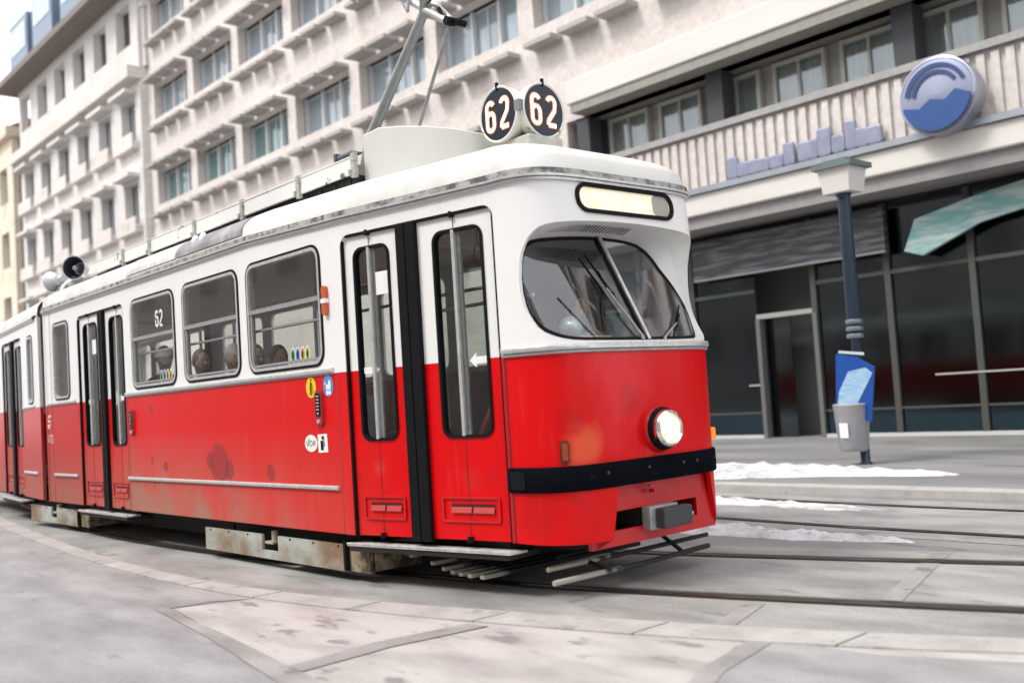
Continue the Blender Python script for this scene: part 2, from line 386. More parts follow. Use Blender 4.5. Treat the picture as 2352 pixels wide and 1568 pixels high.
# mouldings
band('belt_moulding', -6.22, -1.93, 1.540, 1.578, 0, .022, ALU, 12)
band('belt_moulding', -6.22, -1.93, 1.527, 1.538, 0, .014, ALUM, 12)
band('belt_moulding', -8.92, -7.86, 1.537, 1.572, 0, .02, ALU, 4)
band('belt_moulding', tz(.004), UF-.004, 1.545, 1.583, 0, .026, ALU, 60)
band('belt_moulding', tz(.004), UF-.004, 1.522, 1.541, 0, .016, ALUM, 60)
band('lower_moulding', -6.22, -1.93, .640, .672, 0, .022, ALU, 12)
band('lower_moulding', -8.74, -7.86, .640, .672, 0, .022, ALU, 4)
# gutter: follows roof edge all round the front
def sweep_gutter(name, z0, z1, o0, o1, mt, us, T=None, zf=zg):
    mb = MB(); rows = []
    for u in us:
        g = zf(u); rows.append([S(u, g+z0, o0), S(u, g+z0, o1), S(u, g+z1, o1), S(u, g+z1, o0)])
    mb.grid(rows); return part(mb, name, mt, smooth=40, T=T)
US = [-9.03, -7.5, -6, -4.5, -3.2, -2.9, -2.6, -2.3, -2.0, -1.75, -1.4, -1.0, -.6, -.4]+[tz(t/48) for t in range(49)]+[fu(-.8), fu(-1.75), fu(-2.4), fu(-3.2), fu(-6), fu(-9.03)]
sweep_gutter('gutter_moulding', -.022, -.004, 0, .022, ALU, US)
sweep_gutter('gutter_moulding', .0, .016, -.02, .036, ALU, US)
sweep_gutter('gutter_channel', .016, .058, -.03, .022, GRIME, US)
# roof
def roofpt(u, c, rear=False):
    g = zg(u); x, y = base(u, 2.7)
    if not rear and x > -2: x -= (x+2)/2.1*1.75*(1-c)
    yy = Y0+(y-Y0)*c
    h = .40 if x < -3 else .40+.012*min(1, (x+3.2)/1.4)
    z = g+.05+(h-.05)*(1-c**2.6)**.385
    return Vector((x, yy, z))
CS = [1, .985, .96, .92, .87, .8, .72, .62, .5, .36, .2, .001]
mb = MB(); rows = []
UR = US
for c in CS: rows.append([roofpt(u, c) for u in UR])
mb.grid(rows); roof = part(mb, 'roof', ROOFW, smooth=60)
# rear-of-front-section end wall above joint
mb = MB(); pts = [Vector((-9.03, Y0+1.18*math.copysign(1, s)*c, 0)) for s in (1,) for c in (1,)]
# interior: floor, ceiling, partition
mb = MB(); mb.prism([(-9.0, -1.05, .50), (-1.8, -1.05, .50), (-.3, -.76, .50), (-.08, -.62, .50), (.04, -.3, .50), (.04, .46, .50), (-.08, .78, .50), (-.3, .92, .50), (-1.8, 1.2, .50), (-9.0, 1.2, .50)], (0, 0, .06)); part(mb, 'floor', FLOORM)
mb = MB(); mb.prism([(-9.0, -1.04, 2.64), (-1.8, -1.04, 2.64), (-.6, -.80, 2.64), (-.6, .96, 2.64), (-1.8, 1.2, 2.64), (-9.0, 1.2, 2.64)], (0, 0, .02)); part(mb, 'ceiling', mat('ceiling_tan', (.42, .27, .19), .6, var=.1))
mb = MB(); mb.box((-1.85, -.1, .56), (-1.80, 1.2, 1.5)); mb.box((-1.85, .95, 1.5), (-1.80, 1.2, 2.66)); part(mb, 'cab_partition', BROWN)
mb = MB(); mb.box((-1.84, -.1, 1.5), (-1.82, .95, 2.55)); part(mb, 'cab_partition_glass', GLASS)
for x in (-7.85, -6.12, -1.86): mb = MB(); mb.box((x-.02, -1.06, .56), (x+.02, -.75, 1.35)); part(mb, 'draught_screen', INTW)
mb = MB()
for i in range(12):   # curtain hung behind the driver
    y = .12+i*.07; mb.tube([(-.95, y, 1.75), (-.95, y, 2.6)], .034, 6)
part(mb, 'cab_curtain', mat('curtain_black', (.02, .021, .02), .9, var=.4))

# seats
def seat_mesh():
    mb = MB(); mb.box((-.22, -.22, .40), (.22, .22, .44)); mb.box((-.24, -.21, .44), (-.20, .21, .92)); mb.box((-.05, -.05, 0), (.05, .05, .40)); return mb
s0 = None
for x in (-5.75, -5.0, -4.25, -3.5, -2.75):
    for y in (-.80, .85, .40):
        if s0 is None:
            o = bevel(seat_mesh().build('seat', SEATM), .02); s0 = o
        else: o = s0.copy(); COL.objects.link(o)
        o.parent = TR; o.location = (x, y, .56-G)
# grab poles and rails
def pole(path, r, m, name='grab_pole', T=None): mb = MB(); mb.tube(path, r, 8); return part(mb, name, m, smooth=60, T=T)
pole([(-5.9, -.55, 2.28), (-2.0, -.55, 2.28)], .017, ALU, 'grab_rail'); pole([(-5.9, .7, 2.28), (-2.0, .7, 2.28)], .017, ALU, 'grab_rail')
pole([(-5.95, -1.02, 1.98), (-2.05, -1.02, 1.98)], .013, ALU, 'window_guard_rail')
for x in (-5.5, -4.70, -3.1): pole([(x, -.55, .56), (x, -.55, 2.65)], .017, POLE)
pole([(-.62, -.55, .6), (-.62, -.5, 1.45), (-.66, -.45, 1.62), (-.76, -.38, 1.68), (-.9, -.32, 1.66), (-.98, -.3, 1.55), (-1.0, -.3, .6)], .022, POLE)
pole([(-.95, -.75, .6), (-.62, -.45, 1.5)], .018, POLER); pole([(-1.55, -.7, 1.5), (-1.25, -.85, .7)], .018, POLER)
pole([(-1.7, -.2, 2.0), (-.6, -.2, 2.0)], .014, ALU, 'grab_rail')
for x, y in ((-.65, -.5), (-.9, -.45), (-1.45, -.6)):
    mb = MB(); mb.tube([(x+.045*math.sin(a), y, 2.33-.075*math.cos(a)) for a in [k*PI/6 for k in range(13)]], .008, 5); mb.box((x-.008, y-.003, 2.40), (x+.008, y+.003, 2.66)); part(mb, 'hand_strap', mat('strap_orange', (.45, .12, .05), .6))
mb = MB(); mb.box((-.15, -.62, .56), (.05, .78, 1.40)); mb.box((-.28, -.60, 1.38), (.08, .76, 1.44))
bevel(part(mb, 'driver_desk', mat('desk_grey', (.20, .21, .22), .5)), .02)
mb = MB(); mb.box((-.22, -.28, 1.44), (-.12, .10, 1.66)); bevel(part(mb, 'instrument_box', mat('box_tan', (.55, .36, .27), .6)), .015)
mb = MB(); mb.lathe([(0, .0), (0, .075), (.015, .08), (.05, .06), (.09, .03), (.10, 0)], (-.02, -.42, 1.70), (1, -.7, .15), 24); mb.tube([(-.06, -.40, 1.44), (-.07, -.40, 1.68)], .012, 6)
part(mb, 'desk_fan', mat('fan_steel', (.50, .58, .57), .35, .4), smooth=50)
mb = MB(); mb.lathe([(0, 0), (0, .08), (.03, .09), (.06, .085), (.07, .0)], (-.33, .0, 2.27), (1, -.9, -.1), 24); part(mb, 'cab_lamp', mat('cab_lamp_white', (.75, .75, .72), .4), smooth=50)
mb = MB(); mb.lathe([(0, 0), (0, .03), (.012, .03), (.013, 0)], (-.26, -.065, 2.262), (1, -.9, -.1), 16); part(mb, 'cab_lamp_lens', RUB, smooth=50)

# ---- side windows
SEAL_ = RUB
def poly_on(mb, ring, off, fn=S): mb.add([fn(u, z, off) for u, z in ring], [tuple(range(len(ring)))])
def frame_on(mb, ring, w, o0, o1, fn=S):
    """raised frame whose outer edge is ring (ccw), width w"""
    inner = offset_ring(ring, -w if area(ring) > 0 else w)
    A = [fn(u, z, o0) for u, z in ring]; B = [fn(u, z, o1) for u, z in ring]; C = [fn(u, z, o1) for u, z in inner]; D = [fn(u, z, o0-.03) for u, z in inner]
    ring_strip(mb, A, B); ring_strip(mb, B, C); ring_strip(mb, C, D); return inner
def side_window(a, b, z0=1.61, z1=2.555, bar=True, T=None, r=.12):
    ring = rrect(a, z0, b, z1, r, 6)
    mb = MB(); outer = offset_ring(ring, .012); frame_on(mb, outer, .022, -.01, .007); seal = part(mb, 'side_window', RUB, smooth=40, T=T)
    mb = MB(); r2 = offset_ring(ring, -.010); frame_on(mb, r2, .025, -.02, .011); part(mb, 'window_frame', ALU, seal, smooth=40, T=T)
    mb = MB(); r3 = offset_ring(ring, -.035); poly_on(mb, r3, -.014); part(mb, 'window_pane', GLASS, seal, T=T)
    if bar:
        zm = z0+.555*(z1-z0)+.0
        mb = MB(); 
        vs = [S(u, z, o) for u in (a+.03, b-.03) for z in (zm-.018, zm+.018) for o in (-.012, .012)]
        mb.add(vs, [(0, 1, 3, 2), (4, 6, 7, 5), (0, 4, 5, 1), (2, 3, 7, 6), (1, 5, 7, 3)]); part(mb, 'glazing_bar', ALUM, seal, T=T)
        mb = MB()
        for (u0, u1, zz0, zz1) in ((a+.05, a+.075, z0+.05, zm), (a+.05, b-.05, z0+.045, z0+.065)):
            vs = [S(u, z, o) for u in (u0, u1) for z in (zz0, zz1) for o in (-.012, .004)]
            mb.add(vs, [(0, 1, 3, 2), (4, 6, 7, 5), (0, 4, 5, 1), (2, 3, 7, 6), (1, 5, 7, 3)])
        part(mb, 'sliding_frame', ALUM, seal, T=T)
    return seal
sw = [side_window(a, b) for a, b in WIN]
side_window(-8.66, -8.06, 1.60, 2.56, False, r=.10)

def flat_ribbon(pts, w, fn, off):  # 2D polyline stroke mapped by fn(u,z,off)
    P = [Vector(p) for p in pts]; n = len(P); L = []; R = []
    for i in range(n):
        t = (P[min(i+1, n-1)]-P[max(i-1, 0)]).normalized(); nn = Vector((-t.y, t.x))*(w/2); L.append(P[i]+nn); R.append(P[i]-nn)
    return [fn(p.x, p.y, off) for p in L], [fn(p.x, p.y, off) for p in R]
def ribbon(mb, pts, w, fn, off):
    L, R = flat_ribbon(pts, w, fn, off); n = len(L); mb.add(L+R, [(i, i+1, n+i+1, n+i) for i in range(n-1)])
def arc(cx, cy, rx, ry, a0, a1, n=10): return [(cx+rx*math.cos(math.radians(a0+(a1-a0)*k/n)), cy+ry*math.sin(math.radians(a0+(a1-a0)*k/n))) for k in range(n+1)]
def glyph6(h, w):   # stroke paths, origin bottom-left, size w x h (centre lines)
    return [arc(w/2, h-w/2, w/2, w/2, 20, 180, 10)+[(0, h*.3)]+arc(w/2, w/2, w/2, w/2, 180, 360, 12)+arc(w/2, h*.62-w/2, w/2, w/2, 0, 175, 10)]
def glyph2(h, w):
    return [arc(w/2, h-w/2, w/2, w/2, 165, -10, 12)+[(w*.9, h*.55), (w*.05, h*.16), (0, 0)], [(0, 0), (w*1.05, 0)]]
def glyph4(h, w): return [[(w*.7, 0), (w*.7, h*.55)], [(w*.45, h), (0, h*.28), (w, h*.28)]]
def glyph7(h, w): return [[(0, h), (w, h), (w*.9, h*.8), (w*.35, 0)]]
def glyph3(h, w): return [arc(w/2, h*.74, w/2, h*.26, 150, -90, 8)+arc(w/2, h*.25, w/2, h*.25, 90, -150, 8)]
def put(mb, gl, x, z, w, fn, off):
    for pth in gl: ribbon(mb, [(x+px, z+pz) for px, pz in pth], w, fn, off)
# 62 in the first window
mb = MB(); put(mb, glyph6(.15, .062), -5.350, 2.225, .026, S, -.008); put(mb, glyph2(.15, .062), -5.245, 2.225, .026, S, -.008)
part(mb, 'route_number_plate', WHITE, sw[0])
# four little pictogram stickers per window
STK = [(.15, .30, .10), (.06, .22, .60), (.62, .32, .05), (.45, .50, .05)]
for wi, x0, z0 in ((0, -5.26, 1.705), (2, -2.56, 1.715)):
    for k, c in enumerate(STK):
        mb = MB(); poly_on(mb, ell(x0+k*.078, z0, .040, .066), -.009); part(mb, 'window_sticker', WHITE, sw[wi])
        mb = MB(); poly_on(mb, ell(x0+k*.078, z0, .032, .056), -.007); part(mb, 'window_sticker', mat('sticker%d' % k, c, .5), sw[wi])
        mb = MB(); poly_on(mb, ell(x0+k*.078, z0, .012, .034), -.005); part(mb, 'window_sticker', RUB, sw[wi])

# ---- doors
def strip_box(mb, u0, u1, z0, z1, o0, o1, fn=S, nu=1):
    for i in range(nu):
        a = u0+(u1-u0)*i/nu; b = u0+(u1-u0)*(i+1)/nu
        vs = [fn(u, z, o) for u in (a, b) for z in (z0, z1) for o in (o0, o1)]
        mb.add(vs, [(0, 1, 3, 2), (4, 6, 7, 5), (0, 4, 5, 1), (2, 3, 7, 6), (1, 5, 7, 3), (0, 2, 6, 4)])
def door_leaf(u0, u1, w0, w1, fold, T=None, paint=PAINT, arrow=None, slot=True, notice=False, strip_w=.045, tint=None):
    zb, zt = .31, 2.55; R = -.028
    ring = rrect(w0, 1.015, w1, 2.445, .075, 6)
    mbp = cdt_panel([(u0, zb), (u1, zb), (u1, zt), (u0, zt)], [ring], lambda u, z: S(u, z, R))
    d = part(mbp, 'door', paint, T=T); solid(d, .03, -1)
    mb = MB(); frame_on(mb, offset_ring(ring, .010), .022, R-.01, R+.010); part(mb, 'window_seal', RUB, d, smooth=40, T=T)
    mb = MB(); poly_on(mb, ring, R-.012); part(mb, 'door_glass', GLASS, d, T=T)
    mb = MB(); strip_box(mb, fold+strip_w*.2, fold+strip_w*.95, 1.02, 2.44, R-.03, R-.012); part(mb, 'glazing_strip', ALUM, d, T=T)
    mb = MB(); strip_box(mb, fold-strip_w*.40, fold+strip_w*.18, 1.02, 2.445, R-.02, R+.012); part(mb, 'glazing_strip', ALU, d, T=T)
    mb = MB(); strip_box(mb, fold-.003, fold+.003, zb, 1.0, R, R+.002); strip_box(mb, fold-.003, fold+.003, 2.46, zt, R, R+.002); part(mb, 'fold_seam', mat('seam_dark', (.12, .01, .012), .6), d, T=T)
    if slot:
        a, b = u0+.14*(u1-u0), u1-.13*(u1-u0); z0, z1 = .43, .605
        r1 = rrect(a, z0, b, z1, .02, 3); mb = MB(); frame_on(mb, r1, .014, R, R+.012); part(mb, 'handle_plate', REDP, d, smooth=40, T=T)
        a2, b2 = a+.16*(b-a), b-.1*(b-a)
        mb = MB(); strip_box(mb, a2, b2, .495, .555, R, R+.004); part(mb, 'handle_slot', mat('slot_dark', (.05, .002, .003), .7), d, T=T)
        mb = MB()
        for q in (0, 1):
            uu0, uu1 = (a2, (a2+b2)/2-.008) if q == 0 else ((a2+b2)/2+.008, b2)
            vs = [S(uu0, .495, R+.016), S(uu1, .495, R+.016), S(uu1, .535, R+.006), S(uu0, .535, R+.006)]; mb.add(vs, [(0, 1, 2, 3)])
        part(mb, 'handle_lip', mat('worn_red', (.48, .05, .05), .6), d, T=T)
    mb = MB()
    for zz in (2.552, .315): mb.lathe([(-.02, 0), (-.02, .022), (.02, .022), (.02, 0)], S(fold, zz, R+.012), (0, 0, 1), 10)
    part(mb, 'hinge', RUB, d, smooth=40, T=T)
    if arrow:
        zc = 1.53; x0, dr = arrow; mb = MB()
        pts = [(x0, zc-.024), (x0+dr*.10, zc-.024), (x0+dr*.10, zc-.052), (x0+dr*.16, zc), (x0+dr*.10, zc+.052), (x0+dr*.10, zc+.024), (x0, zc+.024)]
        poly_on(mb, pts, R+.003 if False else R-.009); part(mb, 'door_arrow', WHITE, d, T=T)
    if notice: mb = MB(); strip_box(mb, notice[0], notice[1], 2.08, 2.25, R-.010, R-.007); part(mb, 'door_notice', WHITE, d, T=T)
    return d
# front entrance
door_leaf(-1.735, -1.168, -1.633, -1.28, -1.475, arrow=(-1.60, 1), notice=(-1.43, -1.29))
door_leaf(-.990, -.295, -.842, -.41, -.655, arrow=(-.425, -1))
mb = MB(); strip_box(mb, -1.170, -1.085, .29, 2.56, -.05, .012); strip_box(mb, -1.078, -.988, .29, 2.56, -.05, .012); strip_box(mb, -1.088, -1.074, .29, 2.56, -.05, .0)
bevel(part(mb, 'door_rubber', RUB), .006)
# second entrance
door_leaf(-7.72, -7.01, -7.59, -7.14, -7.40, arrow=(-7.52, 1), notice=(-7.33, -7.17), strip_w=.06)
door_leaf(-6.86, -6.25, -6.73, -6.33, -6.50, arrow=(-6.36, -1), strip_w=.06)
mb = MB(); strip_box(mb, -7.01, -6.94, .29, 2.56, -.05, .012); strip_box(mb, -6.93, -6.86, .29, 2.56, -.05, .012); bevel(part(mb, 'door_rubber', RUB), .006)
# door surrounds, steps
def door_surround(u0, u1, T=None):
    mb = MB(); strip_box(mb, u0-.005, u0+.018, .31, 2.55, -.05, -.004); part(mb, 'door_gap', RUB, T=T)
    mb = MB(); strip_box(mb, u1-.018, u1+.005, .31, 2.55, -.05, -.004); part(mb, 'door_gap', RUB, T=T)
    mb = MB(); strip_box(mb, u0+.05, u1-.05, 2.545, 2.562, -.05, -.006); part(mb, 'door_gap', RUB, T=T)
    mb = MB(); strip_box(mb, u0-.03, u1+.02, .238, .252, -.10, .055); strip_box(mb, u0-.03, u1+.02, .252, .262, .035, .06); part(mb, 'entrance_step', STEELP, T=T)
    mb = MB(); strip_box(mb, u0-.0, u1+.0, .20, .238, -.25, .045); part(mb, 'entrance_step', DARK, T=T)
door_surround(-1.755, -.285); door_surround(-7.745, -6.235)
# step wells/dark floor behind doors
for a_, b_ in (((-7.7, -1.0, .25), (-6.3, -.5, .30)), ((-1.7, -.75, .25), (-.4, -.3, .30))): mb = MB(); mb.box(a_, b_); part(mb, 'step_well', DARK)
# side markers
mb = MB(); r = rrect(-2.014, 1.985, -1.955, 2.215, .025, 4); frame_on(mb, r, .012, 0, .03); poly_on(mb, offset_ring(r, -.012), .03); sm = bevel(part(mb, 'side_indicator', AMBER, smooth=60), .004)
mb = MB(); strip_box(mb, -2.016, -1.953, 2.08, 2.115, .0, .036); part(mb, 'indicator_clip', WHITE, sm)
def button(u, zc, parent=None):
    r = rrect(u-.056, zc-.155, u+.05, zc+.135, .04, 4); mb = MB(); A = [S(a, b, 0) for a, b in r]; B = [S(a, b, .02) for a, b in offset_ring(r, -.004)]; ring_strip(mb, A, B); mb.add(B, [tuple(range(len(B)))])
    o = part(mb, 'door_button', mat('button_red', (.30, .015, .02), .4), smooth=30)
    r = rrect(u-.040, zc-.075, u+.028, zc+.105, .016, 3); mb = MB(); poly_on(mb, r, .024); part(mb, 'button_plate', RUB, o)
    mb = MB()
    for k in range(5): strip_box(mb, u-.026+.004*(k % 2), u+.014, zc+.078-k*.026, zc+.086-k*.026, .0245, .026)
    poly_on(mb, [(u-.02, zc-.045), (u+.008, zc-.045), (u-.006, zc-.066)], .0255); part(mb, 'button_text', mat('label_grey', (.55, .56, .56), .5), o)
    mb = MB(); mb.lathe([(0, .018), (.012, .016), (.014, 0)], S(u-.003, zc-.115, .02), (0, -1, 0), 12); part(mb, 'push_button', mat('button_chrome', (.7, .55, .52), .3, .5), o, smooth=60)
button(-2.155, 1.285); button(-6.07, 1.265)
def sticker(ring, mt, name='body_sticker', off=.003): mb = MB(); poly_on(mb, ring, off); return part(mb, name, mt)
o = sticker(ell(-2.283, 1.44, .078, .083), mat('sticker_yellow', (.85, .55, .01), .4))
mb = MB(); poly_on(mb, ell(-2.278, 1.502, .010, .010, 10), .005); 
for st in ([(-2.283, 1.485), (-2.29, 1.44), (-2.298, 1.38)], [(-2.283, 1.45), (-2.270, 1.415), (-2.275, 1.38)], [(-2.28, 1.48), (-2.258, 1.445)]): ribbon(mb, st, .012, S, .005)
ribbon(mb, [(-2.255, 1.44), (-2.238, 1.38)], .004, S, .005); part(mb, 'pictogram', RUB, o)
o = sticker(rrect(-2.094, 1.358, -1.95, 1.525, .07, 6), mat('sticker_blue', (.06, .28, .62), .4))
mb = MB(); poly_on(mb, ell(-2.035, 1.39, .018, .020), .005); poly_on(mb, ell(-2.0, 1.39, .018, .020), .005)
poly_on(mb, [(-2.05, 1.415), (-1.985, 1.415), (-1.98, 1.45), (-1.985, 1.485), (-2.015, 1.485), (-2.02, 1.452), (-2.052, 1.452)], .005); ribbon(mb, [(-2.05, 1.45), (-2.075, 1.472)], .010, S, .005); part(mb, 'pictogram', WHITE, o)
o = sticker(ell(-2.325, 1.0, .098, .068), WHITE)
mb = MB(); ribbon(mb, [(-2.40, 1.02), (-2.378, .975), (-2.350, 1.04)], .014, S, .005); part(mb, 'sticker_lettering', mat('sticker_green', (.12, .42, .05), .5), o)
mb = MB(); ribbon(mb, arc(-2.325, 1.0, .022, .02, 0, 360, 14), .006, S, .005)
ribbon(mb, [(-2.285, .98), (-2.285, 1.02), (-2.268, 1.02)]+arc(-2.268, 1.010, .010, .010, 90, -90, 5)+[(-2.285, 1.0)], .006, S, .0052); ribbon(mb, [(-2.272, 1.0), (-2.255, .98)], .006, S, .0054); part(mb, 'sticker_lettering', mat('label_dark', (.08, .09, .08), .5), o)
o = sticker([(-2.215, .925), (-2.07, .93), (-2.078, 1.073), (-2.22, 1.068)], WHITE)
mb = MB(); poly_on(mb, [(-2.175, .945), (-2.135, .946), (-2.14, 1.02), (-2.178, 1.02)], .005); poly_on(mb, [(-2.13, .975), (-2.118, .975), (-2.125, 1.055), (-2.158, 1.055), (-2.158, 1.03), (-2.132, 1.03)], .005); part(mb, 'pictogram', RUB, o)
# number 473 and emblem near the joint
mb = MB(); x = -8.99
for gl in (glyph4, glyph7, glyph3): put(mb, gl(.095, .05), x, 1.06, .013, S, .003); x += .075
part(mb, 'fleet_number', WHITE)
mb = MB(); ribbon(mb, [(-8.85, 1.40), (-8.93, 1.40), (-8.965, 1.335), (-8.87, 1.335), (-8.90, 1.28), (-8.99, 1.28)], .026, S, .003); ribbon(mb, [(-8.99, 1.25), (-8.90, 1.25)], .016, S, .003); part(mb, 'operator_emblem', WHITE)
for a_, b_, c_ in ((-8.785, -8.775, 2.74), (-1.90, -1.893, 1.53), (-6.205, -6.195, 1.53)): mb = MB(); strip_box(mb, a_, b_, .31, c_, -.002, .002); part(mb, 'panel_seam', mat('seam_grey', (.22, .06, .05), .7))

# ---- windscreen: recessed, raked glass with an inner reveal
def glassS(t, z, off=0):
    e = -math.cos(PI*t); rec = max(0, (z-1.58))/.82*.36
    return Vector((-.30+(.47-rec)*max(0, 1-abs(e)**5)**.5+off, Y0+e*.885, z))
GL = [(.124, 2.04), (.115, 1.95), (.115, 1.862), (.120, 1.80), (.131, 1.756), (.146, 1.712), (.165, 1.675), (.188, 1.648), (.216, 1.625), (.25, 1.612), (.288, 1.605), (.36, 1.602), (.447, 1.602), (.53, 1.602), (.62, 1.603), (.70, 1.606), (.76, 1.612), (.80, 1.630), (.826, 1.665), (.835, 1.71), (.829, 1.78), (.808, 1.86), (.772, 1.956), (.742, 2.05), (.712, 2.14), (.695, 2.22), (.674, 2.285), (.645, 2.33), (.609, 2.352), (.55, 2.362), (.493, 2.368), (.44, 2.362), (.393, 2.354), (.35, 2.345), (.306, 2.334), (.26, 2.322), (.217, 2.304), (.179, 2.265), (.158, 2.21), (.144, 2.159), (.132, 2.10)]
N = 96
def ang_resample(ring, n, c, ax):  # resample by polar angle about c so that both rings pair up
    R = resample(ring, 600); o = []
    A = [(math.atan2((p[1]-c[1])/ax[1], (p[0]-c[0])/ax[0]) % (2*PI), p) for p in R]
    for k in range(n):
        a = 2*PI*k/n; o.append(min(A, key=lambda q: min(abs(q[0]-a), 2*PI-abs(q[0]-a)))[1])
    return o
OR = ang_resample(OPEN, N, (.47, 1.98), (.4, .4)); GR = ang_resample(GL, N, (.47, 1.98), (.4, .4))
mb = MB(); A = [S(tz(t), z, 0) for t, z in OR]; B = [glassS(t, z) for t, z in GR]
A1 = [a.lerp(b, .12)+Vector((0, 0, 0)) for a, b in zip(A, B)]; Mid = [a.lerp(b, .55) for a, b in zip(A, B)]
ring_strip(mb, A, A1); ring_strip(mb, A1, Mid); ring_strip(mb, Mid, B)
rev = part(mb, 'windscreen_surround', mat('surround_white', (.72, .72, .70), .45, var=.06), smooth=60)
mb = cdt_panel([(t, z) for t, z in GR], [], lambda t, z: glassS(t, z), [(.1+i*.02, 1.6+j*.04) for i in range(41) for j in range(20)])
wsn = part(mb, 'windscreen', GLASSF, smooth=60)
mb = MB(); cen = (.47, 1.98)
A = [glassS(t, z, .004)+Vector((.006, 0, 0)) for t, z in GR]; B = [glassS(cen[0]+(t-cen[0])*.972, cen[1]+(z-cen[1])*.968, .014) for t, z in GR]
C = [glassS(cen[0]+(t-cen[0])*.955, cen[1]+(z-cen[1])*.945, .002) for t, z in GR]
ring_strip(mb, A, B); ring_strip(mb, B, C); part(mb, 'windscreen_seal', RUB, wsn, smooth=60)
def gline(t0, z0, t1, z1, n=10, off=.015): return [glassS(t0+(t1-t0)*k/n, z0+(z1-z0)*k/n, off) for k in range(n+1)]
mb = MB(); mb.tube(gline(.497, 2.365, .526, 1.605), .016, 6); part(mb, 'windscreen_divider', ALU, wsn, smooth=60)
mb = MB(); mb.tube(gline(.485, 2.365, .514, 1.605, off=.008), .012, 6); part(mb, 'windscreen_divider', RUB, wsn, smooth=60)
mb = MB(); rows = []
for k in range(13):
    t = .13+.36*k/12; zb = 1.985+.06*(k/12)**2; rows.append([glassS(t, zb+(2.36-zb)*q/4, -.05) for q in range(5)])
mb.grid(rows); o = part(mb, 'sun_blind', mat('blind_black', (.016, .017, .017), .95, var=.3, vscale=8, vstretch=(1, 12, .3), spec=.1), smooth=60); solid(o, .004)
# wipers
def wiper(base_tz, elbow, blade0, blade1):
    b = glassS(*base_tz, .03); e = glassS(*elbow, .045); mb = MB(); mb.tube([b+Vector((0.01, 0, -.03)), b], .014, 8); mb.tube([b, b.lerp(e, .5), e], [.010, .009, .006], 6)
    w = part(mb, 'wiper', ALUM, smooth=60)
    mb = MB(); p0 = glassS(*blade0, .03); p1 = glassS(*blade1, .03); mb.tube([p0, p0.lerp(p1, .5), p1], [.006, .011, .006], 6)
    q0 = p0.lerp(p1, .3)+Vector((.02, 0, 0)); q1 = p0.lerp(p1, .7)+Vector((.02, 0, 0)); mb.tube([q0, e, q1], .006, 5); part(mb, 'wiper_blade', RUB, w, smooth=60)
wiper((.497, 1.63), (.432, 1.97), (.405, 2.22), (.470, 1.80))
wiper((.580, 1.612), (.655, 1.72), (.62, 1.62), (.72, 1.86))
mb = MB(); mb.tube(gline(.25, 1.90, .338, 1.605, off=.006), .0035, 5); part(mb, 'windscreen_wire', RUB, wsn)
# vent slots on the soffit of the hood
def soff(t, k, d=0):
    """point on hood soffit between opening top (k=0) and glass top (k=1)"""
    zo = 2.425 if .3 < t < .7 else 2.40; a = S(tz(t), zo-.012, 0); b = glassS(t, 2.352); p = a.lerp(b, k); return p+Vector((0, 0, -.004-d))
mb = MB()
for i in range(26):
    t = .215+i*.0125
    zo = 2.425-.12*max(0, .36-t)**1.3
    a = S(tz(t), zo-.010, 0); b = glassS(t+.01, 2.36-.25*max(0, .36-t)); p0 = a.lerp(b, .22)+Vector((0, 0, -.010)); p1 = a.lerp(b, .62)+Vector((0, 0, -.010)); mb.tube([p0, p1+Vector((0, .03, 0))], .0042, 4)
part(mb, 'vent_slots', mat('vent_brown', (.06, .045, .04), .7), rev)

# ---- destination box
mb = MB(); frame_on(mb, offset_ring(DESTo, .004), .028, -.005, .014); db = part(mb, 'destination_box', RUB, smooth=40)
mb = cdt_panel(offset_ring(DESTo, -.012), [], lambda u, z: S(u, z, -.004), gridpts(tz(.32), tz(.68), 2.49, 2.65, .05, .05)); part(mb, 'destination_pane', DEST, db, smooth=40)
mb = cdt_panel(rrect(tz(.60), 2.485, tz(.672), 2.652, .05, 5), [], lambda u, z: S(u, z, -.0015), []); part(mb, 'destination_blind_edge', mat('blind_grey', (.40, .38, .34), .5), db)

# ---- bumper
mb = MB(); rows = []
prof = [(.636, 0), (.636, .014), (.645, .021), (.71, .023), (.79, .021), (.800, .014), (.800, 0)]
for i in range(61):
    u = tz(.004+.992*i/60); rows.append([S(u, z, o) for z, o in prof])
mb.grid(rows); bp_ = part(mb, 'bumper', BUMP, smooth=50)
mb = MB(); strip_box(mb, tz(.012), tz(.055), .66, .775, .018, .030, nu=3); part(mb, 'bumper_end_plate', RUB, bp_)
for t in (.32, .47, .60, .66, .78): mb = MB(); mb.lathe([(0, .011), (.006, .010), (.008, 0)], S(tz(t), .735, .021), S(tz(t), .735, 1)-S(tz(t), .735, 0), 10); part(mb, 'bumper_bolt', mat('bolt_dark', (.05, .05, .055), .4), bp_, smooth=40)
# coupler bay
mb = MB(); rx = .10
def bay(y, z): return Vector((rx+.02, y, z))
bo = [(-.40, .20), (.66, .20), (.60, .64), (-.33, .64)]; bh = [(-.345, .335), (.60, .335), (.60, .462), (-.345, .462)]
mbp = cdt_panel([(-.50, .235), (.80, .235), (.80, .76), (-.50, .76)], [bh], bay); o = part(mbp, 'coupler_bay', REDP); solid(o, .03)
mb = MB(); mb.box((-.6, -.5, .31), (-.58, .78, .6)); part(mb, 'coupler_bay_back', DARK)
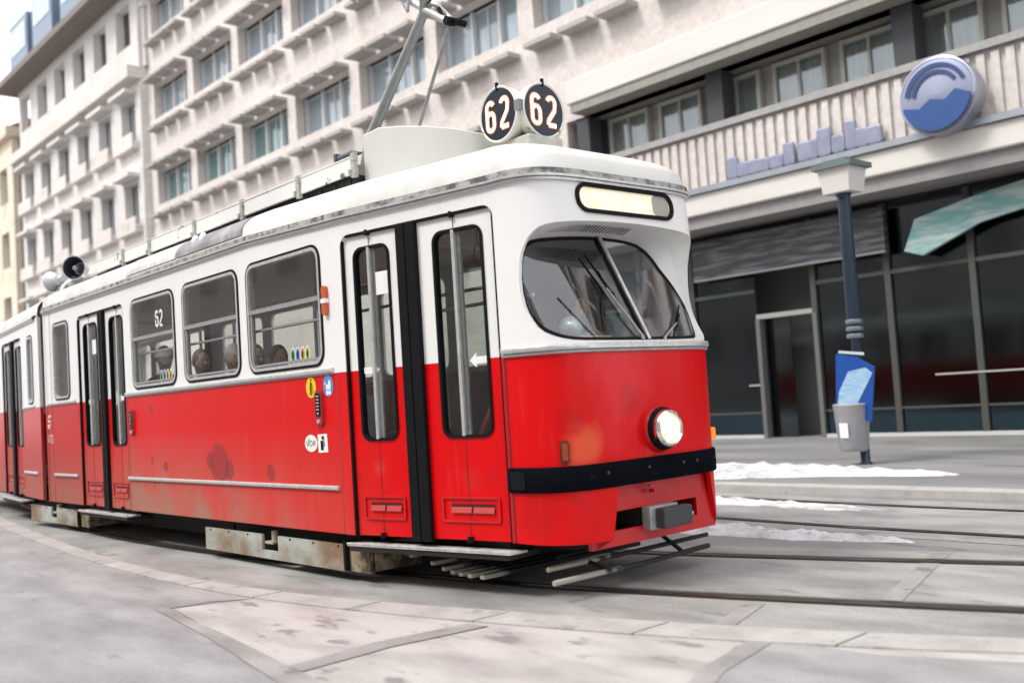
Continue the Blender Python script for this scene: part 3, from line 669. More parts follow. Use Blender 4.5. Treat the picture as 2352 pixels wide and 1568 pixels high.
# sloping cheeks closing the notch
def nz(t, z): return S(tz(t), z, -.005)
mb = MB(); mb.add([nz(.365, .635), nz(.345, .415), nz(.325, .29), Vector((rx+.02, -.46, .235)), Vector((rx+.02, -.42, .415)), Vector((rx+.02, -.37, .635))], [(0, 1, 4, 5), (1, 2, 3, 4)])
part(mb, 'coupler_cheek', mat('cheek_red', (.42, .008, .012), .5)); mb = MB()
mb.add([nz(.745, .635), nz(.772, .415), nz(.795, .29), Vector((rx+.02, .80, .235)), Vector((rx+.02, .77, .415)), Vector((rx+.02, .74, .635))], [(0, 1, 4, 5), (1, 2, 3, 4)])
part(mb, 'coupler_cheek', mat('cheek_red', (.42, .008, .012), .5), None)
mb = MB(); mb.box((-.3, .02, .335), (.14, .24, .45)); cp = bevel(part(mb, 'coupler', DARK), .01)
mb = MB(); mb.box((.12, .0, .305), (.20, .30, .465)); bevel(part(mb, 'coupler_plate', mat('coupler_grey', (.42, .45, .45), .5, .3, var=.4, vscale=12), cp), .01)
mb = MB(); mb.box((.20, .05, .315), (.285, .35, .45)); bevel(part(mb, 'coupler_head', mat('coupler_black', (.045, .048, .05), .5, var=.5, vscale=10, col2=(.22, .25, .22), thr=(.32, .34)), cp), .012)
mb = MB(); mb.tube([(.14, .08, .565), (.19, .08, .565)], .012, 8); mb.box((.18, .02, .60), (.20, .13, .612)); part(mb, 'towing_hook', REDP)
# ---- headlight
hc = S(tz(.521), .985, 0); ax = Vector((1, -.06, 0))
mb = MB(); mb.lathe([(-.05, .165), (.005, .165), (.03, .155), (.055, .142)], hc, ax, 40); hl = part(mb, 'headlight', REDP, smooth=50)
mb = MB(); mb.lathe([(.0, .150), (.05, .148), (.075, .140), (.085, .126), (.075, .12)], hc, ax, 40); part(mb, 'rubber_ring', RUB, hl, smooth=50)
mb = MB(); mb.lathe([(.05, .132), (.10, .130), (.122, .120), (.128, .108), (.120, .098), (.10, .094)], hc, ax, 40); part(mb, 'chrome_rim', CHROME, hl, smooth=50)
mb = MB(); mb.lathe([(.108, .096), (.122, .075), (.130, .045), (.134, 0)], hc, ax, 40); part(mb, 'headlight_lens', LENSW, hl, smooth=60)
# markers
mb = MB(); r = rrect(tz(.179)-.035, .818, tz(.179)+.035, .965, .02, 3); A = [S(a, b, 0) for a, b in r]; B = [S(a, b, .022) for a, b in offset_ring(r, -.004)]; ring_strip(mb, A, B); mb.add(B, [tuple(range(len(B)))]); mk = part(mb, 'marker_lamp', mat('marker_body', (.10, .01, .01), .5))
mb = MB(); r = rrect(tz(.179)-.022, .835, tz(.179)+.022, .95, .012, 3); A = [S(a, b, .02) for a, b in r]; B = [S(a, b, .036) for a, b in offset_ring(r, -.003)]; ring_strip(mb, A, B); mb.add(B, [tuple(range(len(B)))]); part(mb, 'marker_lens', mat('marker_amber', (.28, .055, .01), .25, coat=.5), mk)
mb = MB(); strip_box(mb, tz(.905), tz(.945), .84, .95, 0, .045, nu=2); mk = part(mb, 'marker_lamp', RUB)
mb = MB(); strip_box(mb, tz(.885), tz(.95), .85, .94, .03, .075, nu=3); bevel(part(mb, 'marker_lens', AMBERL, mk), .01)
# front corner trims (vertical seam beside the door)
mb = MB(); strip_box(mb, UC+.010, UC+.022, .31, 1.53, -.002, .003); part(mb, 'corner_seam', mat('seam_dark', (.12, .01, .012), .6))

# ---- route signs on the roof
sb = MB(); c0 = Vector((-.80, .06, 3.05))
sb.box((-.98, -.12, 2.95), (-.62, .24, 3.22)); sg = bevel(part(sb, 'route_sign_base', mat('sign_base_grey', (.55, .55, .50), .5, var=.3, vscale=6)), .02)
mb = MB(); mb.tube([(-.86, 0.02, 3.2), (-.86, 0.02, 3.45)], .05, 10); part(mb, 'route_sign_post', mat('sign_base_grey', (.5, .5, .46), .5), sg, smooth=50)
def disc(c, n, right):
    c = Vector(c); n = Vector(n).normalized(); right = Vector(right).normalized(); R = .205
    mb = MB(); mb.lathe([(-.14, 0), (-.14, R*.8), (-.12, R*.95), (-.07, R+.008), (.006, R+.012), (.010, R+.004), (.004, R-.006)], c, n, 44); d = part(mb, 'route_sign', mat('sign_case', (.74, .74, .68), .45, vscale=10, col2=(.28, .13, .06), thr=(.30, .38)), smooth=45)
    mb = MB(); mb.lathe([(0.004, R), (.005, 0)], c, n, 44); part(mb, 'sign_face', SIGNB, d)
    fn = lambda u, z, off: c+right*u+Vector((0, 0, z))+n*off
    for mt, w, o_, nm in ((SIGNO, .046, .0065, 'digit_outline'), (SIGNG, .032, .0085, 'digit')):
        mb = MB(); h, wd = .215, .080
        put(mb, glyph6(h, wd), -.126, -.11, w, fn, o_); put(mb, glyph2(h, wd), .036, -.11, w, fn, o_); part(mb, nm, mt, d)
    mb = MB(); mb.add([fn(x, z, .0095) for x, z in ((-.084, -.125), (-.080, -.125), (-.080, -.05), (-.084, -.05))], [(0, 1, 2, 3)]); mb.add([fn(x, z, .0095) for x, z in ((-.084, -.0), (-.080, -.0), (-.080, .06), (-.084, .06))], [(0, 1, 2, 3)]); part(mb, 'digit_stencil_bridge', SIGNB, d)
    mb = MB(); mb.obox(c+Vector((0, 0, R+.01))-n*.0, (.02, .02, .06), Matrix.Identity(3)); part(mb, 'sign_catch', RUB, d)
disc((-.91, -.15, 3.425), (0, -1, 0), (1, 0, 0)); disc((-.66, .09, 3.425), (1, 0, 0), (0, 1, 0))
disc((-.91, .33, 3.425), (0, 1, 0), (-1, 0, 0))
mb = MB(); mb.box((-.72, -.16, 3.40), (-.66, -.10, 3.48)); part(mb, 'sign_hinge', mat('rivet_dark', (.2, .2, .2), .5), sg)

# ---- pantograph fairing, trays, pantograph
mb = MB(); rows = []
pl = [(-2.22, -.52, 3.535, 3.20), (-2.0, -.52, 3.545, 3.20), (-1.75, -.50, 3.50, 3.19), (-1.5, -.42, 3.45, 3.18), (-1.3, -.28, 3.40, 3.16), (-1.2, -.1, 3.36, 3.13), (-1.17, .08, 3.34, 3.12)]
pl = pl+[(x, .16-y, a, b) for x, y, a, b in reversed(pl[:-1])]
rows = [[Vector((x, y, b-.12)), Vector((x, y, (a+b)/2)), Vector((x, y, a-.01)), Vector((x-.006, y+(.008 if y < .08 else -.008), a))] for x, y, a, b in pl]
mb.grid(rows); o = part(mb, 'pantograph_fairing', mat('fairing_cream', (.63, .63, .60), .45, var=.08, vscale=3), smooth=50); solid(o, .012)
segs = [-8.52, -7.45, -6.62, -5.38, -4.27, -3.16, -2.24]
for k, (a, b) in enumerate(zip(segs, segs[1:])):
    for sgn, yy in ((-1, -.60), (1, .76)):
        mb = MB(); mb.box((a+.03, yy-.012, 3.205+.0), (b-.03, yy+.012, 3.352)); mb.box((a+.03, yy-.03*sgn*-1 if False else yy-.02, 3.345), (b-.03, yy+.06, 3.358))
        bevel(part(mb, 'roof_tray_panel', TRAY), .006)
    mb = MB(); mb.box((b-.03, -.63, 3.17), (b+.03, -.59, 3.375)); mb.box((b-.05, -.645, 3.20), (b-.02, -.60, 3.24)); mb.box((b+.02, -.645, 3.30), (b+.04, -.60, 3.34)); bevel(part(mb, 'tray_clamp', mat('clamp_grey', (.52, .52, .47), .5, var=.5, vscale=20)), .004)
mb = MB(); mb.box((-8.5, -.57, 3.13), (-2.25, -.54, 3.2)); mb.box((-8.5, .70, 3.13), (-2.25, .73, 3.2))
for k in range(26): mb.box((-8.4+k*.24, -.58, 3.12), (-8.36+k*.24, .74, 3.19))
part(mb, 'tray_underframe', DARK)
mb = MB(); mb.box((-8.45, -.5, 3.24), (-2.4, .66, 3.33)); part(mb, 'resistor_bank', mat('resistor_grey', (.22, .22, .21), .7))
mb = MB(); mb.tube([(-2.62, -.5, 3.42), (-2.42, -.5, 3.42)], .035, 12); mb.tube([(-2.42, -.5, 3.42), (-2.28, -.5, 3.40)], [.032, .008], 10); mb.box((-2.68, -.53, 3.30), (-2.64, -.47, 3.47)); part(mb, 'surge_arrester', mat('arrester', (.05, .06, .08), .4), smooth=50)
pan = MB(); pan.tube([(-3.12, .04, 3.35), (-2.95, .04, 3.74), (-2.02, .04, 4.62), (-1.93, .04, 4.70)], [.05, .05, .042, .04], 14); pan = part(pan, 'pantograph_lower_arm', mat('panto_grey', (.36, .38, .38), .4, .3, var=.3, vscale=8), smooth=50)
PG = MATS['panto_grey']
mb = MB(); mb.tube([(-2.33, .04, 3.30), (-2.2, .04, 3.63), (-1.69, .04, 4.39)], .016, 8); part(mb, 'pantograph_control_rod', PG, smooth=50)
mb = MB(); mb.tube([(-1.67, .04, 4.43), (-2.15, .0, 4.78), (-4.0, .0, 5.75)], [.03, .035, .025], 10); mb.tube([(-1.66, .10, 4.44), (-1.93, .10, 4.70), (-4.0, .08, 5.75)], [.02, .028, .02], 8); part(mb, 'pantograph_upper_arm', ALU, smooth=50)
mb = MB(); mb.lathe([(-.05, 0), (-.05, .035), (.0, .04), (.05, .035), (.05, 0)], (-1.66, .04, 4.44), (0, 1, 0), 14); mb.lathe([(-.05, 0), (-.05, .03), (.05, .03), (.05, 0)], (-1.60, .10, 4.42), (0, 1, 0), 14); mb.tube([(-1.93, .0, 4.70), (-1.80, .04, 4.76)], .035, 8); mb.tube([(-1.80, .04, 4.60), (-1.75, .04, 4.50)], .018, 8); part(mb, 'pantograph_knee', RUB, smooth=50)
mb = MB(); mb.tube([(-2.02, .04, 4.62), (-1.93, -.02, 4.70), (-1.78, -.02, 4.74)], .038, 10); mb.tube([(-2.12, -.05, 4.66), (-2.22, -.05, 4.80), (-2.10, -.05, 4.78), (-2.12, -.05, 4.66)], .014, 6); part(mb, 'pantograph_knee', ALUM, smooth=50)
mb = MB(); mb.tube([(-4.0, -.8, 5.70), (-4.0, -.5, 5.80), (-4.0, .6, 5.80), (-4.0, .9, 5.70)], .02, 8); mb.tube([(-4.3, -.8, 5.70), (-4.3, -.5, 5.80), (-4.3, .6, 5.80), (-4.3, .9, 5.70)], .02, 8); part(mb, 'pantograph_head', ALUM, smooth=50)

# ---- horn loudspeakers at the joint
def horn(c, ax, name='horn_speaker', s=1.0):
    ax = Vector(ax).normalized(); c = Vector(c)
    mb = MB(); mb.lathe([(-.26*s, 0), (-.26*s, .05*s), (-.17*s, .052*s), (-.16*s, .075*s), (-.10*s, .085*s), (-.03*s, .115*s), (0, .138*s), (.006*s, .138*s), (.004*s, .130*s)], c, ax, 32)
    h = part(mb, name, mat('horn_grey', (.62, .64, .65), .4, var=.15, vscale=8), smooth=50)
    mb = MB(); mb.lathe([(-.155*s, .118*s*.6), (-.10*s, .085*s), (-.04*s, .110*s), (-.004*s, .127*s)], c+ax*.001, ax, 32); part(mb, 'horn_throat', mat('horn_inside', (.012, .016, .024), .5), h, smooth=50)
    mb = MB(); mb.lathe([(-.15*s, .03*s), (-.03*s, .032*s), (-.015*s, .025*s), (-.012*s, 0)], c, ax, 20); part(mb, 'horn_reflector', ALUM, h, smooth=50); return h
horn((-8.68, -.80, 3.31), (1, -1.0, -.05), s=1.15)
horn((-9.26, -.90, 3.20), (-1, -.35, -.1))
pole([(-8.78, -.74, 3.18), (-8.95, -.80, 3.16), (-9.12, -.86, 3.08), (-9.18, -.90, 2.96), (-9.12, -.92, 2.90)], .016, WHITE, 'speaker_cable')
pole([(-8.76, -.74, 3.18), (-8.84, -.86, 3.12), (-8.86, -.92, 3.02), (-8.80, -.95, 2.95)], .015, WHITE, 'speaker_cable')
for a_, b_ in (((-8.80, -.80, 3.0), (-8.74, -.66, 3.2)), ((-9.24, -.86, 2.95), (-9.16, -.72, 3.14))): mb = MB(); mb.box(a_, b_); part(mb, 'speaker_bracket', ALUM)
# roof patches near window 1/2 (bare metal) and two little vents
mb = MB()
for x in (-4.47, -4.30): mb = MB(); mb.lathe([(0, .05), (.02, .048), (.03, .03), (.032, 0)], roofpt(-4.4, .93)+Vector((x+4.4, 0, 0)), Vector((0, -1, .4)), 16); part(mb, 'roof_vent', WHITE, roof, smooth=50)
def patch(x0, x1, cs, mt):
    mb = MB(); rows = []
    for c in cs: rows.append([roofpt(x0+(x1-x0)*k/8, c)+Vector((0, -.004, .004)) for k in range(9)])
    mb.grid(rows); part(mb, 'roof_patch', mt, roof, smooth=60)
patch(-4.75, -3.35, (.999, .992, .985, .96, .92, .87, .8, .72, .62, .52), mat('bare_patch', (.15, .14, .15), .42, col2=(.34, .32, .33), thr=(.34, .60), vscale=3.5, vstretch=(1.5, 1, 1)))
patch(-6.1, -4.78, (.999, .992, .985, .96, .92, .87, .8, .72, .62, .52), mat('stained_patch', (.66, .655, .64), .45, col2=(.42, .41, .40), thr=(.30, .55), vscale=3, vstretch=(2, 1, 1)))

# ---- underframe and bogies
mb = MB(); mb.box((-8.95, -.95, .26), (-1.9, 1.1, .48)); mb.box((-1.9, -.72, .28), (-.35, .85, .48)); mb.box((-.6, -.45, .22), (-.1, .6, .30)); part(mb, 'underframe', DARK)
for a_, b_ in (((-7.9, -.70, .06), (-4.6, 1.05, .30)), ((-1.60, -.35, .14), (-.55, .75, .30))): mb = MB(); mb.box(a_, b_); part(mb, 'light_block_box', DARK)  # dark boxes added under the floor to block skylight and blacken the ground
def bogie(xa, xb, yn, T=None, nose_=True):
    xc = (xa+xb)/2
    mb = MB(); 
    z0, z1 = .02, .222; notch0, notch1 = xa+.46*(xb-xa), xa+.575*(xb-xa)
    for (a, b, c, d) in ((xa, notch0, z0, z1), (notch1, xb, z0, z1), (notch0, notch1, z0, .09)): mb.box((a, yn-.012, c), (b, yn+.012, d))
    bg_ = part(mb, 'bogie', COVER, T=T)
    for k in range(7):
        if k == 3: continue
        mb = MB(); mb.lathe([(0, .010), (.006, .008), (.007, 0)], (xa+.12+k*(xb-xa-.2)/6, yn-.012, z1-.015), (0, -1, 0), 8); part(mb, 'cover_bolt', RUB, bg_, T=T)
    mb = MB(); mb.box((xb, yn-.02, z0+.01), (xb+.03, yn+.05, .25)); part(mb, 'cover_edge', RUB, bg_, T=T)
    mb = MB(); mb.box((xb+.03, yn+.02, z0+.0), (xb+.30, yn+.06, .24)); mb.box((xb+.26, yn+.05, z0+.01), (xb+.30, yn+.5, .24)); part(mb, 'bogie_end_box', RUSTM, bg_, T=T)
    mb = MB(); mb.box((xa+.1, yn+.25, .1), (xb, 1.0, .24)); part(mb, 'bogie_frame', DARK, bg_, T=T)
    mb = MB(); mb.tube([(notch0+.10, yn+.06, .16), (notch0+.10, yn+.06, .25)], .03, 8); mb.box((notch0+.03, yn+.0, .145), (notch0+.17, yn+.08, .165)); part(mb, 'axle_damper', mat('damper_cream', (.45, .40, .28), .5), bg_, T=T)
    for xw in (xa+.45, xb-.45):
        for yw in (-.70+ (Y0*0), .84):
            mb = MB(); mb.lathe([(-.05, 0), (-.05, .30), (-.03, .34), (.02, .335), (.05, .33), (.05, 0)], (xw, yw, .335+G-.05+.0), (0, 1, 0), 28); part(mb, 'wheel', mat('wheel_steel', (.10, .09, .08), .5, .6), bg_, smooth=40, T=T)
bogie(-4.43, -1.97, -1.06); bogie(-10.05, -8.15, -1.03)
# lifeguard gates: two long cross bars on hangers, and slatted tray behind
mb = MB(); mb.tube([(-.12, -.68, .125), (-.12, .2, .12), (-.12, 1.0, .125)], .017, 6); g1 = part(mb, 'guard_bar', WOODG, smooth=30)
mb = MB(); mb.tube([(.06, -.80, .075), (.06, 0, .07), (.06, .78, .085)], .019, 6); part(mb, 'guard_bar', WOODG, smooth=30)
mb = MB(); mb.tube([(-.2, .46, .30), (-.14, .48, .20), (.06, .48, .085)], .016, 6); mb.tube([(-.2, .30, .30), (-.2, .30, .20), (-.22, -.5, .17)], .014, 6); mb.tube([(-.12, -.3, .12), (.06, -.3, .075)], .018, 6); part(mb, 'guard_hanger', DARK, smooth=40)
mb = MB()
for i, (x, y, z) in enumerate(((-1.42, -.86, .15), (-1.16, -.86, .115), (-1.03, -.86, .085), (-.93, -.86, .07), (-.84, -.86, .065), (-.74, -.86, .062), (-.63, -.84, .058))): mb.box((x, y, z-.014), (x+.045, y+1.6, z+.014))
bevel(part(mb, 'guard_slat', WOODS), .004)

# ---- articulation joint
mb = MB(); rows = []
for x, ins in ((-9.03, .07), (-9.07, .10), (-9.12, .075), (-9.17, .10), (-9.21, .07)):
    rows.append([Vector((x, -1.1+ins, .31)), Vector((x, -1.1+ins, 2.7)), Vector((x, -.95+ins, 3.0)), Vector((x, -.6, 3.18)), Vector((x, .75, 3.18)), Vector((x, 1.1-ins, 3.0)), Vector((x, 1.26-ins, 2.7)), Vector((x, 1.26-ins, .31))])
mb.grid(rows); part(mb, 'articulation_bellows', RUB, smooth=30)
mb = MB(); rows = []
for x in (-9.035, -8.98):
    row = [Vector((x, -1.104, .31)), Vector((x, -1.104, 1.53)), Vector((x, -1.104, 2.73))]+[roofpt(-9.03, c)+Vector((x+9.03, -.004, .006)) for c in CS[:-1]]; rows.append(row)
mb.grid(rows); part(mb, 'end_rim', PAINT, smooth=50)

# ---- rear section (turned about the joint)
R_ = rearT
def Pz(u): return (u, 0)
RDOOR = (-11.95, -10.42)
RW = [(-13.6, -12.3), (-15.0, -13.8)]
rh = [rrect(-9.98, 1.60, -9.62, 2.52, .09), rrect(RDOOR[0], .2, RDOOR[1], DZT, (.001, .001, .09, .09))]+[rrect(a, 1.61, b, 2.555, .12) for a, b in RW]
mbp = cdt_panel([(-16, ZB), (-9.21, ZB), (-9.21, 2.73), (-16, 2.73)], rh, lambda u, z: S(u, z), gridpts(-15.8, -9.3, .4, 2.7, .5, .4)); o = part(mbp, 'rear_body_shell', PAINT_R, T=R_); solid(o, .035)
frw = [(-15, -13.8), (-13.6, -12.3), (-12, -10.8), (-10.5, -9.5)]
mbp = cdt_panel([(fu(-9.21), ZB), (fu(-16), ZB), (fu(-16), 2.75), (fu(-9.21), 2.75)], [rrect(fu(b), 1.6, fu(a), 2.555, .1) for a, b in frw], lambda u, z: S(u, z)); o = part(mbp, 'rear_far_wall', PAINT_R, T=R_)
mb = MB(); rows = []
for c in CS: rows.append([roofpt(u, c, True)-Vector((0, 0, .03)) for u in (-16, -13, -9.21)])
mb.grid(rows)
for c in (1,):
    pass
mb2 = MB(); rows = []
for c in CS: rows.append([Vector((p.x, 2*Y0-p.y, p.z)) for p in [roofpt(u, c, True)-Vector((0, 0, .03)) for u in (-16, -13, -9.21)]])
mb.grid(rows); part(mb, 'rear_roof', ROOFW, smooth=60, T=R_)
sweep_gutter('gutter_moulding', -.045, -.025, 0, .022, ALU, [-16, -12, -9.40], T=R_); sweep_gutter('gutter_moulding', -.022, .0, -.02, .036, ALU, [-16, -12, -9.40], T=R_)
band('belt_moulding', -10.35, -9.55, 1.535, 1.570, 0, .02, ALU, 4, T=R_); band('lower_moulding', -10.35, -9.45, .640, .672, 0, .022, ALU, 4, T=R_)
side_window(-9.98, -9.62, 1.60, 2.52, False, T=R_, r=.09)
for a, b in RW: side_window(a, b, T=R_)
door_leaf(-11.92, -11.24, -11.8, -11.38, -11.6, T=R_, paint=PAINT_R, arrow=(-11.75, 1)); door_leaf(-11.08, -10.45, -10.97, -10.56, -10.77, T=R_, paint=PAINT_R)
mb = MB(); strip_box(mb, -11.24, -11.165, .29, 2.56, -.05, .012); strip_box(mb, -11.155, -11.08, .29, 2.56, -.05, .012); part(mb, 'door_rubber', RUB, T=R_)
door_surround(*RDOOR, T=R_)
mb = MB(); mb.box((-16, -1.05, .50), (-9.25, 1.2, .56)); part(mb, 'rear_floor', FLOORM, T=R_)
mb = MB(); mb.box((-16, -.98, 2.62), (-9.25, 1.14, 2.66)); part(mb, 'rear_ceiling', MATS['ceiling_tan'], T=R_)
mb = MB(); mb.box((-16, -.95, .24), (-10.2, 1.1, .48)); part(mb, 'rear_underframe', DARK, T=R_)
mb = MB(); mb.box((-16, -1.09, .31), (-15.95, 1.25, 2.73)); part(mb, 'rear_end_wall', PAINT_R, T=R_)
mb = MB(); rows = []
for x in (-9.205, -9.27):
    rows.append([Vector((x, -1.104, .31)), Vector((x, -1.104, 1.53)), Vector((x, -1.104, 2.70))]+[roofpt(-9.3, c, True)+Vector((x+9.3, -.004, -.024)) for c in CS[:-1]])
mb.grid(rows); part(mb, 'end_rim', PAINT_R, smooth=50, T=R_)
#BACKGROUND

# ================================================================== people
SKIN = mat('skin', (.50, .30, .22), .55)
def person(loc, facing, coat, hair, label, pose='seated', hat=None, group=None, shirt=None):
    root = empty('person', loc, label, 'person', group); root.rotation_euler = (0, 0, facing)
    # skeleton: (pos, radius, parent)  facing +X
    J = [((0, 0, .50), .13, -1), ((.0, 0, .66), .125, 0), ((.0, 0, .84), .145, 1), ((0, 0, .97), .10, 2), ((.0, 0, 1.05), .052, 3), ((.01, 0, 1.10), .058, 4), ((.02, 0, 1.17), .082, 5), ((.01, 0, 1.25), .085, 6), ((.0, 0, 1.31), .055, 7)]
    for s in (-1, 1):
        b = len(J)
        if pose == 'drive': arm = [((0, s*.17, .96), .062, 3), ((.10, s*.24, .74), .048, b), ((.34, s*.20, .80), .036, b+1), ((.42, s*.18, .82), .034, b+2), ((.48, s*.17, .82), .022, b+3)]
        else: arm = [((0, s*.17, .96), .062, 3), ((.02, s*.23, .70), .048, b), ((.22, s*.15, .60), .038, b+1), ((.30, s*.12, .59), .034, b+2), ((.36, s*.11, .58), .022, b+3)]
        J += arm; b = len(J)
        J += [((.06, s*.09, .48), .095, 0), ((.42, s*.11, .47), .068, b), ((.44, s*.11, .10), .045, b+1), ((.46, s*.11, .04), .045, b+2), ((.58, s*.12, .03), .035, b+3)]
    me = bpy.data.meshes.new('body'); me.from_pydata([j[0] for j in J], [(i, j[2]) for i, j in enumerate(J) if j[2] >= 0], [])
    o = bpy.data.objects.new('body', me); COL.objects.link(o); sk = o.modifiers.new('skin', 'SKIN'); sk.use_smooth_shade = True
    lay = me.skin_vertices[0].data
    for i, j in enumerate(J): lay[i].radius = (j[1], j[1]*(1.15 if i in (1, 2) else 1)); lay[i].use_root = (i == 0)
    sb_ = o.modifiers.new('sub', 'SUBSURF'); sb_.levels = 1; sb_.render_levels = 2
    me.materials.append(coat); o.parent = root
    # head cover, face
    mb = MB(); rows = []
    for i in range(13):
        a = PI*i/12; rows.append([Vector((.012+.094*math.sin(a)*math.cos(b), .078*math.sin(a)*math.sin(b), 1.225+.125*math.cos(a))) for b in [2*PI*k/16 for k in range(17)]])
    mb.grid(rows); mb.tube([(.095, 0, 1.235), (.120, 0, 1.20), (.098, 0, 1.19)], [.008, .016, .008], 6)
    for s in (-1, 1): mb.tube([(.0, s*.078, 1.25), (-.005, s*.088, 1.225), (0, s*.078, 1.195)], .012, 6)
    mb.build('face', SKIN, root, 60)
    mb = MB()
    for s in (-1, 1): mb.lathe([(0, .010), (.004, 0)], (.098, s*.032, 1.24), (1, 0, 0), 8)
    mb.tube([(.095, -.025, 1.165), (.101, 0, 1.163), (.095, .025, 1.165)], .005, 5); mb.build('eyes_and_mouth', mat('face_dark', (.10, .04, .035), .5), root)
    mb = MB(); rows = []
    for i in range(8):
        a = PI*.62*i/7; rows.append([Vector((.0+.100*math.sin(a)*math.cos(b)*(.93 if math.cos(b) > 0 else 1.05), .088*math.sin(a)*math.sin(b), 1.237+.130*math.cos(a)+(.055*max(0, math.cos(b)) if i > 5 else 0))) for b in [2*PI*k/16 for k in range(17)]])
    mb.grid(rows); mb.build('hair', hair, root, 60)
    if hat:
        mb = MB(); mb.lathe([(-.035, .105), (.03, .108), (.05, .09)], (0, 0, 1.26), (-.12, 0, 1), 20); ht = mb.build('headband', hat, root, 60)
    if shirt:
        mb = MB(); mb.add([(.145, -.05, .99), (.145, .05, .99), (.168, .02, .76), (.168, -.02, .76)], [(0, 1, 2, 3)]); mb.build('shirt_front', shirt, root)
    return root
CB = mat('coat_black', (.03, .03, .035), .8); CR = mat('coat_maroon', (.16, .03, .03), .8); CG = mat('coat_brown', (.13, .09, .06), .8); CBL = mat('coat_navy', (.06, .08, .14), .7)
HD = mat('hair_dark', (.03, .02, .015), .6); HB = mat('hair_brown', (.12, .07, .04), .6); HG = mat('hair_grey', (.35, .33, .31), .6); KN = mat('knit_white', (.78, .76, .70), .9)
mb = MB(); mb.box((-1.25, .1, 1.0), (-1.22, 1.0, 2.3)); part(mb, 'cab_curtain', mat('curtain_lilac', (.42, .42, .47), .9, var=.2, vscale=6, vstretch=(1, 6, .2)))
person((-.80, .42, .68), 0, mat('uniform_blue', (.16, .20, .34), .7), HD, 'driver in blue uniform with pale shirt seated behind the tram windscreen', 'drive', shirt=mat('shirt_pale', (.75, .8, .92), .6))
person((-5.98, -.76, .71), 0, CB, HD, 'passenger with white knitted headband seen through the window marked 62', hat=KN)
person((-5.05, -.76, .60), 0, CR, HB, 'passenger in maroon coat at the left edge of the middle tram window')
person((-4.32, -.76, .59), 0, CG, HG, 'grey-haired passenger in brown coat at the right side of the middle tram window')
person((-3.86, -.76, .55), 0, CB, HB, 'brown-haired passenger in black coat low at the left of the last big tram window')
person((-3.42, -.76, .51), 0, CBL, HD, 'dark-haired passenger in navy coat at the centre of the last big tram window')

# ================================================================== ground
def noise_mat(name, ca, cb, sc, rough=(.4, .8), stretch=(1, 1, 1), lo=.35, hi=.65, cc=None, bump=.2, fine=60):
    m = bpy.data.materials.new(name); m.use_nodes = True; n = m.node_tree.nodes; l = m.node_tree.links; b = n['Principled BSDF']
    tc = n.new('ShaderNodeTexCoord'); mp = n.new('ShaderNodeMapping'); mp.inputs['Scale'].default_value = stretch; l.new(tc.outputs['Object'], mp.inputs[0])
    a = n.new('ShaderNodeTexNoise'); a.inputs['Scale'].default_value = sc; a.inputs['Detail'].default_value = 8; a.inputs['Roughness'].default_value = .62; l.new(mp.outputs[0], a.inputs['Vector'])
    cr = n.new('ShaderNodeValToRGB'); e = cr.color_ramp.elements; e[0].position = lo; e[1].position = hi; e[0].color = (*ca, 1); e[1].color = (*cb, 1); l.new(a.outputs['Fac'], cr.inputs[0])
    f = n.new('ShaderNodeTexNoise'); f.inputs['Scale'].default_value = fine; f.inputs['Detail'].default_value = 5; l.new(tc.outputs['Object'], f.inputs['Vector'])
    mx = n.new('ShaderNodeMix'); mx.data_type = 'RGBA'; mx.blend_type = 'MULTIPLY'; mx.inputs[0].default_value = .35; l.new(cr.outputs[0], mx.inputs[6]); l.new(f.outputs['Color'], mx.inputs[7])
    c3 = n.new('ShaderNodeHueSaturation'); c3.inputs['Saturation'].default_value = 1; l.new(f.outputs['Fac'], mx.inputs[7])
    mx2 = n.new('ShaderNodeMapRange'); mx2.inputs[1].default_value = .3; mx2.inputs[2].default_value = .7; mx2.inputs[3].default_value = .62; mx2.inputs[4].default_value = 1.22; l.new(f.outputs['Fac'], mx2.inputs[0]); l.new(mx2.outputs[0], mx.inputs[7])
    # damp dark spots
    s = n.new('ShaderNodeTexNoise'); s.inputs['Scale'].default_value = sc*2.3; s.inputs['Detail'].default_value = 3; l.new(mp.outputs[0], s.inputs['Vector'])
    sr = n.new('ShaderNodeMapRange'); sr.inputs[1].default_value = .62; sr.inputs[2].default_value = .70; l.new(s.outputs['Fac'], sr.inputs[0])
    mx3 = n.new('ShaderNodeMix'); mx3.data_type = 'RGBA'; l.new(sr.outputs[0], mx3.inputs[0]); l.new(mx.outputs[2], mx3.inputs[6]); mx3.inputs[7].default_value = (*(cc or tuple(x*.5 for x in ca)), 1)
    l.new(mx3.outputs[2], b.inputs['Base Color'])
    rr = n.new('ShaderNodeMapRange'); rr.inputs[1].default_value = lo; rr.inputs[2].default_value = hi; rr.inputs[3].default_value = rough[0]; rr.inputs[4].default_value = rough[1]; l.new(a.outputs['Fac'], rr.inputs[0]); l.new(rr.outputs[0], b.inputs['Roughness'])
    bp = n.new('ShaderNodeBump'); bp.inputs['Strength'].default_value = bump; bp.inputs['Distance'].default_value = .01; l.new(f.outputs['Fac'], bp.inputs['Height']); l.new(bp.outputs[0], b.inputs['Normal'])
    MATS[name] = m; return m
ASPH = noise_mat('asphalt_damp', (.19, .19, .19), (.29, .285, .28), .8, (.45, .8), (.5, 1.4, 1))
PAVL = noise_mat('paving_light', (.34, .318, .31), (.50, .468, .45), 2.2, (.55, .85), (.6, 1.5, 1), lo=.32, hi=.58, cc=(.25, .235, .235), bump=.5, fine=110)
PAVG = noise_mat('paving_grey', (.24, .24, .24), (.37, .366, .365), 2.0, (.5, .8), (.6, 1.4, 1), cc=(.24, .24, .24))
